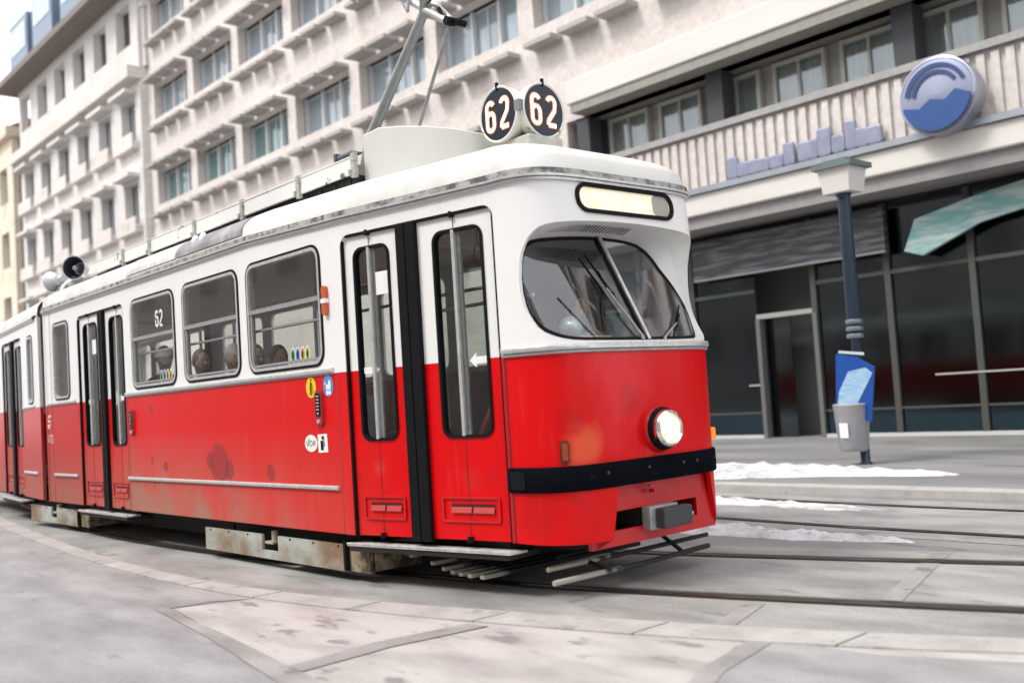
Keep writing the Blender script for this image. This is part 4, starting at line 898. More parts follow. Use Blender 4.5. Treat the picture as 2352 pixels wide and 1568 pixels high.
CONC = noise_mat('slab_concrete', (.23, .228, .222), (.38, .372, .36), 1.8, (.55, .8), (.5, 1.3, 1), cc=(.22, .21, .20))
KERB = noise_mat('kerb_granite', (.36, .35, .34), (.48, .46, .435), 3.0, (.6, .8), cc=(.30, .29, .28))
JNT = mat('joint_dark', (.25, .245, .24), .8, var=.35, vscale=7)
RAIL = mat('rail_steel', (.30, .26, .20), .3, .9, var=.3, vscale=3); GROOVE = mat('rail_groove', (.035, .028, .022), .9)
SNOW = noise_mat('snow', (.42, .415, .42), (.64, .64, .665), 3.2, (.7, .9), lo=.36, hi=.52, cc=(.36, .35, .34), bump=.9, fine=22)
def sheet(name, pts, z, mt, kind='structure'):
    me = bpy.data.meshes.new(name); me.from_pydata([(x, y, z) for x, y in pts], [], [tuple(range(len(pts)))]); me.materials.append(mt)
    o = bpy.data.objects.new(name, me); COL.objects.link(o); o['kind'] = kind; return o
sheet('ground', [(-700, -700), (700, -700), (700, 700), (-700, 700)], G, ASPH)
def band_between(name, A, B, z, mt, kind='structure'):
    n = len(A); me = bpy.data.meshes.new(name); me.from_pydata([(x, y, z) for x, y in A]+[(x, y, z) for x, y in B], [], [(i, i+1, n+i+1, n+i) for i in range(n-1)]); me.materials.append(mt)
    o = bpy.data.objects.new(name, me); COL.objects.link(o)
    if kind: o['kind'] = kind
    return o
def interp(tab, x):
    if x <= tab[0][0]: (x0, y0), (x1, y1) = tab[0], tab[1]
    elif x >= tab[-1][0]: (x0, y0), (x1, y1) = tab[-2], tab[-1]
    else:
        for (x0, y0), (x1, y1) in zip(tab, tab[1:]):
            if x <= x1: break
    return y0+(y1-y0)*(x-x0)/(x1-x0)
def smoothtab(tab, x, w=1.2): return sum(interp(tab, x+w*(k/4-.5)) for k in range(5))/5
KO = [(-14, -.75), (-10.2, -1.40), (-7.52, -1.66), (-5.38, -1.84), (-4.1, -1.90), (-2.98, -1.90), (-2.0, -1.84), (-.98, -1.66), (.04, -1.41), (.88, -1.16), (1.56, -.94), (2.14, -.70), (2.74, -.42), (6, 1.35)]
KI = [(-14, -.5), (-11.66, -1.0), (-8.4, -1.39), (-6.05, -1.62), (-4.62, -1.71), (-3.39, -1.72), (-2.36, -1.66), (-1.27, -1.47), (-.22, -1.19), (.64, -.93), (1.37, -.69), (2.0, -.45), (2.65, -.18), (6, 1.75)]
NR = [(-14, -.1), (-9, -.86), (-6.9, -1.00), (-4.85, -.97), (-2.7, -.80), (-.66, -.51), (-.24, -.41), (.375, -.23), (1.19, .015), (1.67, .166), (2.42, .41), (8, 2.6)]
xs = [-14+.25*i for i in range(81)]
ko = [(x, smoothtab(KO, x)) for x in xs]; ki = [(x, smoothtab(KI, x)) for x in xs]
# foreground paving: light stone to the right of a diagonal joint
fg = [(x, y) for x, y in ko if x >= -2.2]
sheet('foreground_paving', [(6, -12), *reversed(fg), (-2.2, -2.33), (.30, -2.69), (1.4, -2.86), (3, -3.15), (4.5, -3.5), (6, -4)][1:], G+.004, PAVL)
sheet('side_pavement', [(x, y) for x, y in ko if x <= -2.0]+[(-2.2, -2.05), (-2.25, -2.33), (.25, -2.72), (1.4, -2.90), (3, -3.2), (6, -4.1), (6, -9), (-30, -9), (-30, 2)], G+.0035, PAVG)
sheet('corner_paving', [(1.66, -.80), (1.58, -1.0), (1.70, -1.35), (2.0, -1.75), (2.6, -2.5), (6, -6), (6, 1.2), (2.9, -.5), (2.2, -.78)], G+.008, PAVG)
JW = noise_mat('damp_strip', (.24, .235, .23), (.37, .355, .345), 2.2, (.45, .7), (1, 1, 1), cc=(.19, .19, .19))
for pts in ([(-2.3, -2.42), (-1.2, -2.56), (.22, -2.80), (1.5, -3.1), (3, -3.5), (3, -3.3), (1.5, -2.92), (.25, -2.64), (-1.2, -2.46), (-2.3, -2.36)], [(0, -1.46), (-.10, -2.05), (-.06, -2.62), (.10, -2.62), (.07, -2.05), (.16, -1.43)]):
    sheet('paving_joint', pts, G+(.0075 if len(pts) > 6 else .010), JW)
sheet('paving_joint', [(1.58, -.90), (1.70, -1.45), (2.0, -2.1), (2.1, -2.05), (1.82, -1.43), (1.70, -.86)], G+.0115, JW)

# track bed slabs
tb = [(x, smoothtab(NR, x)-.55) for x in xs]; tb2 = [(x, smoothtab(NR, x)+1.95+.0*x) for x in xs]
band_between('track_bed', [(x, y+.02) for x, y in ki], [(x, smoothtab(NR, x)+1.95) for x in xs], G+.004, CONC)
def perp(x, d, f=NR):
    y = smoothtab(f, x); dy = (smoothtab(f, x+.1)-smoothtab(f, x-.1))/.2; L = math.hypot(1, dy); return (x-dy/L*d, y+d/L)
for a, b in (((1.25, 1.95), (1.72, .30)), ((1.10, -.15), (1.28, -.72)), ((-2.0, .9), (-1.6, -.6)), ((3.0, 2.3), (3.6, .9))):
    dx, dy = b[0]-a[0], b[1]-a[1]; L = math.hypot(dx, dy); nx, ny = -dy/L*.06, dx/L*.06
    sheet('slab_joint', [(a[0]-nx, a[1]-ny), (b[0]-nx, b[1]-ny), (b[0]+nx, b[1]+ny), (a[0]+nx, a[1]+ny)], G+.008, JW)
def rail(d, label):
    root = None
    pa = [perp(x, d) for x in xs]; A = [perp(x, d-.030) for x in xs]; B = [perp(x, d+.030) for x in xs]; C = [perp(x, d+.085) for x in xs]; D = [perp(x, d+.105) for x in xs]; Z = [perp(x, d-.055) for x in xs]
    o = band_between('tram_rail', A, B, G+.013, RAIL, None); tag(o, label, 'rail', 'rails of the near tram track')
    g = band_between('rail_groove', B, C, G+.010, GROOVE, None); g.parent = o
    g = band_between('rail_lip', C, D, G+.012, RAIL, None); g.parent = o
    g = band_between('rail_edge', Z, A, G+.010, GROOVE, None); g.parent = o
rail(0, 'shiny rail nearest the camera, running out from under the tram front'); rail(1.42, 'rail on the far side of the tram track, emerging behind the front guard bars')
# kerb stones along the track
mb = MB(); n = len(xs)
for (a, b) in zip(range(n-1), range(1, n)):
    if a % 4 == 3: gap = .02
    else: gap = 0
    p = [ko[a], ko[b], ki[b], ki[a]]
    q = [(x, y) for x, y in p]
    mb.prism([(x-(gap if i in (1, 2) else 0), y, G-.05) for i, (x, y) in enumerate(q)], (0, 0, .065))
o = mb.build('kerb', KERB); tag(o, 'pale flush stone kerb curving along the near side of the tram track', 'kerb')
# far track / far kerb, pavement
o = sheet('far_track_bed', [(-60, 3.0), (20, 2.3), (20, 4.4), (-60, 5.6)], G+.004, CONC)
for i, y0 in enumerate((2.75, 4.18)):
    o = band_between('tram_rail', [(-60, y0+1.4), (-8, y0+.4), (0, y0), (20, y0+.2)], [(-60, y0+1.46), (-8, y0+.46), (0, y0+.06), (20, y0+.26)], G+.013, RAIL, None)
    tag(o, ('nearer' if i == 0 else 'farther')+' rail of the second track beyond the tram, beside the %s snow' % ('small patch of' if i == 0 else 'long strip of'), 'rail', 'rails of the far tram track')
    g = band_between('rail_groove', [(-60, y0+1.46), (-8, y0+.46), (0, y0+.06), (20, y0+.26)], [(-60, y0+1.52), (-8, y0+.52), (0, y0+.12), (20, y0+.32)], G+.010, GROOVE, None); g.parent = o
mb = MB(); mb.box((-90, 4.95, G-.1), (30, 5.15, G+.10)); o = bevel(mb.build('kerb', KERB), .02); tag(o, 'grey stone kerb between the far track and the wide pavement', 'kerb')
mb = MB(); mb.box((-90, 5.15, G-.1), (30, 30, G+.09)); o = mb.build('far_pavement', noise_mat('pavement_far', (.17, .17, .166), (.27, .266, .262), .6, (.5, .8), (.4, 1.5, 1), cc=(.15, .15, .145))); o['kind'] = 'structure'
# snow
def snow(name, x0, x1, y0, y1, h, seed, label, nx=60, ny=22, zb=G):
    rnd = random.Random(seed); mb = MB(); rows = []
    ph = [rnd.uniform(0, 6) for _ in range(8)]
    for i in range(nx+1):
        s = i/nx; x = x0+(x1-x0)*s; row = []
        w = .75+.2*math.sin(s*9+ph[0])+.12*math.sin(s*23+ph[1]); end = max(0, min(1, s*8, (1-s)*5))**.5; w *= end
        yc = (y0+y1)/2+.12*(y1-y0)*math.sin(s*6+ph[2])
        for j in range(ny+1):
            t = j/ny*2-1; prof = max(0, 1-t*t)**.6
            hh = h*prof*end*(.6+.35*math.sin(x*5+ph[3])*math.sin(t*5+ph[4])+.25*math.sin(x*13+ph[5]+t*9)+.2*math.sin(x*31+ph[6])*math.sin(t*17+x*4))
            row.append(Vector((x+.04*math.sin(t*9+ph[6]), yc+t*w*(y1-y0)/2, zb-.015+max(0, hh)+.0)))
        rows.append(row)
    mb.grid(rows); o = mb.build(name, SNOW, None, 80); tag(o, label, 'snow', 'dirty snow heaps'); return o
snow('snow_patch', -14, -.5, 5.2, 7.2, .13, 3, 'long white snow strip on the pavement edge around the lamp post foot', zb=G+.09)
snow('snow_patch', -9, -.2, 3.5, 4.6, .07, 5, 'thinner snow strip between the far track and the pavement kerb')
snow('snow_patch', -3.5, .95, 1.98, 2.55, .08, 9, 'small snow heap just beyond the near track, right of the coupler', 60, 14)

# ================================================================== background buildings
STONE = noise_mat('facade_stone', (.56, .51, .48), (.66, .61, .575), .35, (.7, .9), (1, 1, 1), cc=(.47, .42, .39), bump=.1, fine=8)
STONE2 = noise_mat('facade_pale', (.56, .53, .51), (.66, .63, .61), .4, (.7, .9), cc=(.52, .49, .47), bump=.1, fine=8)
UNDER = mat('slab_underside', (.36, .33, .315), .8, var=.2)
WFR = mat('window_frame_white', (.62, .63, .65), .5)
PANE = glass_mat('facade_pane', (.86, .89, .90), .06, .08, (.85, .9, .95)); CURT = mat('curtain_pale', (.74, .76, .79), .8, var=.18, vscale=3, vstretch=(6, 1, .2)); CURTG = mat('blind_green', (.36, .56, .51), .7, var=.3, vscale=3, vstretch=(6, 1, .2))
def building(name, label): return empty(name, (0, 0, G), label, 'building')
def bpart(mb, name, m, parent, root, smooth=None):
    o = mb.build(name, m, None, smooth); o.parent = parent
    if parent is root: o.matrix_parent_inverse = Matrix.Translation((0, 0, -G))
    return o
FY = 13.3; BW = 4.2; FL = 3.95
office = building('office_building', 'long pale stone office block with rows of projecting window hoods above the dark shopfront')
# bay template at origin (bay left edge x=0, slab level z=0): window 1.0..2.5, hood above, ledge below
def wall_bay(x0, zf, h, holes):
    return cdt_panel([(x0, zf), (x0+BW, zf), (x0+BW, zf+h), (x0, zf+h)], holes, lambda u, z: Vector((u, FY, z)))
wx = (.42, 4.02)   # window extent in bay
levels = [10.98, 14.93, 18.88]    # window sill z
XB0 = -39.6; NB = 12
mb = MB(); zlo, zhi = 8.2, 22.2
holes = []
for b in range(NB):
    for zl in levels: holes.append([(XB0+b*BW+wx[0], zl), (XB0+b*BW+wx[1], zl), (XB0+b*BW+wx[1], zl+1.55), (XB0+b*BW+wx[0], zl+1.55)])
for b in range(6): holes.append([(XB0+b*BW+wx[0], 7.03), (XB0+b*BW+wx[1], 7.03), (XB0+b*BW+wx[1], 8.58), (XB0+b*BW+wx[0], 8.58)])
pan_ = cdt_panel([(XB0-.3, G-1), (-13.0, G-1), (-13.0, zlo), (XB0+NB*BW, zlo), (XB0+NB*BW, zhi), (XB0-.3, zhi)], holes, lambda u, z: Vector((u, FY, z)))
fw = bpart(pan_, 'facade_wall', STONE, office, office); solid(fw, .35, 1 if False else -1)
mb = MB(); mb.box((XB0, FY+.9, -1), (XB0+NB*BW, FY+1.0, 22)); bpart(mb, 'inner_wall', mat('inner_dark', (.12, .12, .12), .9), office, office)
# window template
def win_tpl():
    f = MB()
    n = 3; w = (wx[1]-wx[0])/n
    for k in range(n+1): f.box((wx[0]+k*w-.05, FY+.04, 0), (wx[0]+k*w+.05, FY+.24, 1.55))
    for k in range(n): f.box((wx[0]+k*w+.05, FY+.15, .0), (wx[0]+(k+1)*w-.05, FY+.23, .07)); f.box((wx[0]+k*w+.05, FY+.15, 1.47), (wx[0]+(k+1)*w-.05, FY+.23, 1.55))
    f.box((wx[0]+w*1.5-.03, FY+.16, .07), (wx[0]+w*1.5+.03, FY+.22, 1.47))
    fo = f.build('window', WFR)
    g = MB(); g.box((wx[0]+.02, FY+.18, .02), (wx[1]-.02, FY+.19, 1.53)); go = g.build('window_pane', PANE, fo)
    c = MB(); c.box((wx[0]+.02, FY+.215, .02), (wx[1]-.02, FY+.225, 1.53)); co = c.build('window_curtain', CURT, fo)
    return fo
def slab_tpl(name, zc, d, n=3):
    s = MB(); w = (wx[1]-wx[0]+.25)/n
    for k in range(n): s.box((wx[0]-.12+k*w+.12, FY-d, zc), (wx[0]-.12+(k+1)*w-.12, FY+.01, zc+.12))
    return s.build(name, mat('slab_stone_shaded', (.40, .375, .36), .8, var=.12))  # greyer than the wall: underside shade put into the slab colour
wt = win_tpl(); ht = slab_tpl('window_hood', 1.62, .92); lt = slab_tpl('window_ledge', -.62, .80)
def place(t, x, z, first=[True]):
    o = copy_tree(t); o.parent = office; o.matrix_parent_inverse = Matrix.Identity(4); o.location = (x, 0, z-G); return o
LV = [(b, zl) for b in range(NB) for zl in levels]+[(b, 7.03) for b in range(6)]
for b, zl in LV:
    x = XB0+b*BW
    w_ = place(wt, x, zl)
    if zl < 12 and zl > 9 and b in (0, 1, 2):
        for c in w_.children:
            if c.name.startswith('window_curtain'): c.data = c.data.copy(); c.data.materials[0] = CURTG
    place(ht, x, zl); place(lt, x, zl)
for t in (wt, ht, lt):
    for c in list(t.children): bpy.data.objects.remove(c)
    bpy.data.objects.remove(t)
mb = MB(); mb.box((XB0-.3, FY-.5, 22.2), (XB0+NB*BW, FY+.4, 22.9)); bpart(mb, 'cornice', STONE2, office, office)
mb = MB(); mb.box((XB0-.3, FY+.4, 22.2), (XB0+NB*BW, FY+14, 22.5)); mb.box((XB0-.3, FY+13.8, -1), (XB0+NB*BW, FY+14, 22.2)); bpart(mb, 'roof', UNDER, office, office)
# first-floor loggia, parapet, canopy, to the right
LX0, LX1 = -12.45, 9.0; CY = 12.4
mb = MB(); mb.box((LX0, CY, 8.42), (LX1, FY+.6, 9.02)); bevel(bpart(mb, 'loggia_slab', mat('slab_white', (.66, .64, .60), .7, var=.12, vscale=1.5, vstretch=(.3, 1, 2)), office, office), .03)
mb = MB(); mb.box((LX0+.1, CY+.05, 8.20), (LX1, FY+2.2, 8.42)); bpart(mb, 'loggia_soffit', mat('soffit_olive', (.30, .29, .26), .8, var=.2), office, office)
mb = MB(); mb.box((LX0+.1, 13.78, 5.4), (LX1, 13.9, 8.3)); bpart(mb, 'loggia_back_wall', mat('loggia_grey', (.46, .46, .44), .8, var=.2), office, office)
for k in range(13):
    x = LX0+.3+k*1.62
    f = MB(); f.box((x, 13.60, 6.3), (x+.08, 13.76, 8.15)); f.box((x+1.2, 13.60, 6.3), (x+1.28, 13.76, 8.15)); f.box((x+.08, 13.62, 8.05), (x+1.2, 13.74, 8.15)); f.box((x+.6, 13.62, 6.3), (x+.66, 13.74, 8.05))
    fo = bpart(f, 'loggia_window', mat('loggia_frame', (.50, .50, .46), .6), office, office)
    g = MB(); g.box((x+.08, 13.66, 6.3), (x+1.2, 13.67, 8.05)); bpart(g, 'window_pane', PANE, fo, office)
    g = MB(); g.box((x+.08, 13.74, 6.3), (x+1.2, 13.75, 8.05)); bpart(g, 'window_curtain', mat('curtain_olive', (.62, .63, .58), .8, var=.4, vscale=2, vstretch=(5, 1, .2)), fo, office)
for x in (-13.0+.3, -8.62, -4.22, .2, 4.6):
    mb = MB(); mb.box((x, 13.0, 6.4), (x+.42, 13.45, 8.25)); bpart(mb, 'loggia_pillar', mat('pillar_dark', (.055, .057, .065), .7), office, office)
mb = MB(); mb.box((LX0, CY+.02, 5.50), (LX1, CY+.22, 6.70)); bpart(mb, 'parapet', STONE2, office, office)
mb = MB()
k = 0; x = LX0
while x < LX1: mb.box((x, CY-.05, 5.56), (x+.14, CY+.02, 6.64)); x += .25
bpart(mb, 'parapet_ribs', STONE, office, office)
mb = MB(); mb.box((LX0-.02, CY-.12, 6.70), (LX1, CY+.34, 6.84)); bpart(mb, 'parapet_cap', mat('cap_grey', (.36, .35, .34), .8, var=.2), office, office)
mb = MB(); mb.box((LX0, CY-.20, 4.93), (LX1, 13.4, 5.38)); bevel(bpart(mb, 'canopy', mat('slab_white', (.66, .64, .6), .7), office, office), .03)
mb = MB(); mb.box((LX0, CY-.28, 5.38), (LX1, CY+.02, 5.50)); bpart(mb, 'canopy_flashing', mat('zinc', (.42, .45, .50), .35, .7, var=.2, vscale=2), office, office)
mb = MB(); mb.box((LX0, CY-.08, 4.66), (LX1, 13.4, 4.93)); bpart(mb, 'canopy_underside', mat('canopy_grey', (.30, .285, .28), .8, var=.15), office, office)
# shopfront
SHY = 13.35
mb = MB(); mb.box((-13, SHY+3.5, G), (LX1, SHY+3.6, 4.8)); mb.box((-13, SHY, 4.60), (LX1, SHY+3.6, 4.66)); bpart(mb, 'shop_interior', mat('shop_dark', (.022, .022, .022), .9, var=.5), office, office)
mb = MB(); mb.box((-13.2, SHY-.04, G), (-7.95, SHY+.10, .10)); mb.box((-6.55, SHY-.04, G), (LX1, SHY+.10, .10)); bpart(mb, 'shop_plinth', mat('plinth_pale', (.50, .49, .48), .7), office, office)
SG = glass_mat('shop_glass', (.24, .27, .275), .07, .10, (.6, .7, .75)); SGB = glass_mat('shop_glass_blue', (.10, .20, .27), .10, .12, (.35, .55, .68))
MUL = mat('mullion_bronze', (.075, .077, .07), .5, .3)
mx = [-12.9, -11.3, -9.7, -7.95, -6.55, -4.9, -3.25, -1.6, .05, 1.7, 3.4, 5.2, 7.0, 8.9]
for i, (a, b) in enumerate(zip(mx, mx[1:])):
    if i == 3: continue
    f = MB(); f.box((a-.06, SHY-.03, .10), (a+.06, SHY+.12, 4.6)); f.box((a+.06, SHY-.01, 3.20), (b-.06, SHY+.10, 3.28)); f.box((a+.06, SHY-.01, .56), (b-.06, SHY+.10, .60)); 
    fo = bpart(f, 'shop_window', MUL, office, office)
    g = MB(); g.box((a+.06, SHY+.04, .60), (b-.06, SHY+.05, 4.6)); bpart(g, 'window_pane', SG, fo, office)
    g = MB(); g.box((a+.06, SHY+.03, .10), (b-.06, SHY+.045, .56)); bpart(g, 'lower_pane', SGB, fo, office)
mb = MB(); mb.box((-8.0, SHY-.02, 2.62), (-6.5, SHY+.3, 2.72)); d0 = bpart(mb, 'shop_door', mat('door_steel', (.40, .40, .38), .4, .4), office, office)
mb = MB(); mb.box((-7.90, SHY+.2, .0), (-7.30, SHY+.23, 2.62)); bpart(mb, 'door_pane', SG, d0, office)
mb = MB(); mb.box((-6.60, SHY-.06, .0), (-6.50, SHY+.12, 2.62)); mb.box((-8.0, SHY-.06, .0), (-7.90, SHY+.12, 2.62)); bpart(mb, 'door_jamb', mat('jamb_grey', (.12, .12, .115), .6), d0, office)
mb = MB(); mb.box((-4.1, SHY-.05, 1.17), (9, SHY-.01, 1.20)); bpart(mb, 'shop_handrail', ALU, office, office)
mb = MB(); mb.box((-8.3, SHY-.04, 1.17), (-8.0, SHY-.01, 1.20)); bpart(mb, 'shop_handrail', ALU, office, office)
mb = MB(); mb.tube([(-3.6, SHY+1.6, .3), (-3.6, SHY+1.6, 4.5)], .28, 16); mb.tube([(-7.2+.9+3.0, SHY+1.9, .3), (-7.2+.9+3.0, SHY+1.9, 4.5)], .02, 6); bpart(mb, 'interior_column', mat('column_tan', (.16, .14, .11), .8), office, office, 50)
# illegible metal lettering, shop sign and awning hung on the building
lets = empty('sign_lettering', (-6, CY-.2, 5.5), 'silver-blue raised metal letters standing on the canopy in front of the ribbed parapet', 'sign')
LM = mat('letter_steel', (.36, .38, .50), .3, .6, var=.3, vscale=4)
def relief(x0, x1, zb, h, y, d, seed, slope=0):
    rr = random.Random(seed); mb = MB(); x = x0
    while x < x1:
        w = rr.uniform(.20, .34); hh = h*rr.choice((.62, .66, .7, 1.0)); b = zb+slope*(x-x0)
        ring = rrect(x, b, x+w, b+hh, min(w, hh)*.2, 3); mb.prism([(u, y, z) for u, z in ring], (0, -d, 0)); x += w*rr.uniform(.86, 1.12)
    return mb
for q, (xa, xb, hh) in enumerate(((-7.65, -6.2, .46), (-5.95, -4.45, .56))):
    o = relief(xa, xb, 5.52, hh, CY-.12, .10+.01*q, 11+q).build('sign_word', LM, None); o.parent = lets; o.matrix_parent_inverse = Matrix.Translation((6, -(CY-.2), -5.5)); bevel(o, .03, 3)
emb = empty('round_emblem_sign', (-3.0, CY-.3, 6.05), 'big round silver and blue drum sign mounted on the parapet', 'sign')
def ep(mb, name, m, par=None, sm=None):
    o = mb.build(name, m, None, sm); o.parent = par or emb
    if par is None: o.matrix_parent_inverse = Matrix.Translation((3.0, -(CY-.3), -6.05))
    return o
ec = Vector((-2.95, CY-.55, 6.0)); ER = .68
mb = MB(); mb.lathe([(-.35, 0), (-.35, ER*.98), (-.3, ER), (0, ER), (.01, ER*.96), (.0, ER*.92)], ec, (0, -1, 0), 48); dr = ep(mb, 'drum', mat('drum_silver', (.36, .38, .47), .3, .6), None, 40)
mb = MB(); mb.lathe([(0, ER*.94), (.03, ER*.7), (.05, 0)], ec, (0, -1, 0), 48); ep(mb, 'emblem_face', mat('emblem_pale', (.27, .30, .40), .3, .4), dr, 60)
fn = lambda u, z, off: ec+Vector((u, -off, z))
mb = MB(); ring = [(ER*.9*math.cos(a), ER*.9*math.sin(a)) for a in [math.radians(190+k*160/20) for k in range(21)]]+[(.35, .02), (.15, -.12), (-.1, -.05), (-.3, -.18)]
mb.prism([fn(u, z, .055) for u, z in ring], (0, -.02, 0)); ep(mb, 'emblem_wave', mat('emblem_blue', (.035, .09, .26), .3, .2), dr)
mb = MB(); 
for a0, rr in ((20, .52), (30, .40)): 
    ribbon(mb, [(rr*math.cos(math.radians(a)), rr*math.sin(math.radians(a))) for a in range(a0, 175, 8)], .07, fn, .065)
ep(mb, 'emblem_swirl', mat('emblem_navy', (.04, .07, .20), .3, .2), dr)
shop_sign = empty('shop_fascia_sign', (-7, SHY-.25, 4.0), 'dark shop sign board with a grey lower edge over the shop door', 'sign')
def sp_(mb, name, m):
    o = mb.build(name, m); o.parent = shop_sign; o.matrix_parent_inverse = Matrix.Translation((7, -(SHY-.25), -4.0)); return o
mb = MB(); mb.box((-9.4, SHY-.30, 3.62), (-4.75, SHY-.16, 4.50)); sp_(mb, 'sign_board', mat('board_dark', (.05, .055, .06), .35, .2, vscale=3, vstretch=(.35, 1, 3.5), col2=(.16, .17, .18), thr=(.38, .55)))
mb = MB(); mb.box((-9.4, SHY-.31, 3.60), (-4.75, SHY-.15, 3.64)); sp_(mb, 'sign_edge', mat('edge_grey', (.30, .31, .33), .4, .5))
aw = empty('teal_banner_sign', (-3, SHY-.5, 4.0), 'pale teal and white banner sign hanging under the canopy at the right edge', 'sign')
mb = MB(); ring = [(-4.35, 3.55), (-4.0, 3.42), (-2.9, 3.86), (-1.2, 4.12), (2.5, 4.25), (2.5, 4.60), (-1.4, 4.56), (-3.0, 4.34), (-4.1, 4.12)]
mb.prism([(x, SHY-.35, z) for x, z in ring], (0, .10, 0)); o = mb.build('banner_cloth', mat('banner_teal', (.16, .34, .34), .6, var=.3, vscale=2, vstretch=(.5, 1, 3), col2=(.42, .50, .48), thr=(.42, .56))); o.parent = aw; o.matrix_parent_inverse = Matrix.Translation((3, -(SHY-.5), -4.0))

# left wing with gallery floor and balconies
wing = building('corner_building', 'pale building with balconies, pillared top floor and brown eave, left of the office block')
WX0, WX1, WY = -58.6, -39.9, 13.0
hol = []; zs = [2.5, 6.5, 10.4, 14.3]
nb = 6; bw = (WX1-WX0)/nb
for b in range(nb):
    for z in zs: hol.append([(WX0+b*bw+.7, z), (WX0+b*bw+bw-.7, z), (WX0+b*bw+bw-.7, z+2.0), (WX0+b*bw+.7, z+2.0)])
    hol.append([(WX0+b*bw+.45, 18.9), (WX0+b*bw+bw-.9, 18.9), (WX0+b*bw+bw-.9, 20.9), (WX0+b*bw+.45, 20.9)])
w_ = bpart(cdt_panel([(WX0, -1), (WX1, -1), (WX1, 21.4), (WX0, 21.4)], hol, lambda u, z: Vector((u, WY, z))), 'wall', STONE2, wing, wing); solid(w_, .40)
mb = MB(); mb.box((WX0, WY+.42, -1), (WX1, WY+12, 21.5)); bpart(mb, 'inner_block', mat('inner_pale', (.70, .70, .70), .9), wing, wing)
for b in range(nb):
    for z in zs:
        x = WX0+b*bw
        f = MB(); f.box((x+.7, WY+.08, z), (x+.78, WY+.18, z+2)); f.box((x+bw-.78, WY+.08, z), (x+bw-.7, WY+.18, z+2)); f.box((x+bw/2-.05, WY+.08, z), (x+bw/2+.05, WY+.18, z+2)); f.box((x+.78, WY+.09, z+1.9), (x+bw-.78, WY+.17, z+2)); fo = bpart(f, 'window', WFR, wing, wing)
        g = MB(); g.box((x+.78, WY+.12, z), (x+bw-.78, WY+.13, z+1.9)); bpart(g, 'window_pane', PANE, fo, wing)
        g = MB(); g.box((x+.78, WY+.15, z), (x+bw-.78, WY+.16, z+1.9)); bpart(g, 'window_curtain', CURT, fo, wing)
        g = MB(); g.box((x+.35, WY-.75, z-.45), (x+bw-.35, WY, z-.22)); g.box((x+.35, WY-.75, z-.22), (x+bw-.35, WY-.68, z+.25)); bpart(g, 'balcony', STONE, wing, wing)
        g = MB(); g.box((x+.5, WY-.95, z+2.15), (x+bw-.5, WY, z+2.33)); bpart(g, 'window_hood', STONE2, wing, wing)
    f = MB(); f.box((WX0+b*bw+bw-.85, WY-.3, 20.35), (WX0+b*bw+bw+.40, WY+.02, 20.62)); f.box((WX0+b*bw+bw-.75, WY-.22, 17.6), (WX0+b*bw+bw+.30, WY-.0, 20.35)); bpart(f, 'gallery_pillar', STONE2, wing, wing)
mb = MB(); mb.box((WX0-.2, WY-1.0, 17.0), (WX1+.1, WY, 17.55)); bpart(mb, 'gallery_slab', STONE, wing, wing)
mb = MB(); mb.box((WX0-.8, WY-1.6, 21.4), (WX1+.6, WY+12.5, 21.75)); bpart(mb, 'eave', mat('eave_brown', (.20, .17, .155), .8, var=.2), wing, wing)
mb = MB(); mb.add([(WX0-.8, WY-1.5, 21.75), (WX1+.6, WY-1.5, 21.75), (WX1+.6, WY+.4, 24.2), (WX0-.8, WY+.4, 24.2), (WX1+.6, WY+12, 24.2), (WX0-.8, WY+12, 24.2), (WX1+.6, WY+12, 21.75), (WX0-.8, WY+12, 21.75)], [(0, 1, 2, 3), (3, 2, 4, 5), (0, 3, 5, 7), (1, 6, 4, 2)]); bpart(mb, 'roof', mat('roof_slate', (.20, .19, .185), .7, var=.35, vscale=1.5, vstretch=(1, 1, 8)), wing, wing)
for i, (x, z) in enumerate(((-57.8, 24.7), (-53.4, 25.2), (-48.6, 24.8))):
    mb = MB(); mb.box((x, WY-1.0, 22.0), (x+3.4, WY+4.0, z+.3)); dm = bpart(mb, 'dormer', mat('dormer_blue', (.22, .28, .36), .4, .3, var=.3), wing, wing)
    g = MB(); g.box((x+.3, WY-1.03, z-1.6), (x+3.1, WY-1.01, z-.1)); bpart(g, 'window_pane', glass_mat('sky_pane', (.2, .3, .4), .5, .05, (.7, .85, 1)), dm, wing)
# ochre building at the far left
och = building('ochre_building', 'ochre yellow building farthest down the street with window ledges and cornices')
OC = noise_mat('ochre_plaster', (.62, .53, .42), (.70, .62, .51), .4, (.7, .9), cc=(.55, .45, .32), bump=.1, fine=8)
OX0, OX1, OY = -120, -59.6, 12.8; hol = []; nb = 15; bw = (OX1-OX0)/nb
for b in range(nb):
    for z in (3.2, 7.2, 11.2, 15.2): hol.append([(OX0+b*bw+1.2, z), (OX0+b*bw+bw-1.2, z), (OX0+b*bw+bw-1.2, z+2.2), (OX0+b*bw+1.2, z+2.2)])
w_ = bpart(cdt_panel([(OX0, -1), (OX1, -1), (OX1, 19), (OX0, 19)], hol, lambda u, z: Vector((u, OY, z))), 'wall', OC, och, och); solid(w_, .4)
mb = MB(); mb.box((OX0, OY+.8, -1), (OX1, OY+12, 19.2)); bpart(mb, 'inner_block', mat('inner_brown', (.25, .23, .2), .9), och, och)
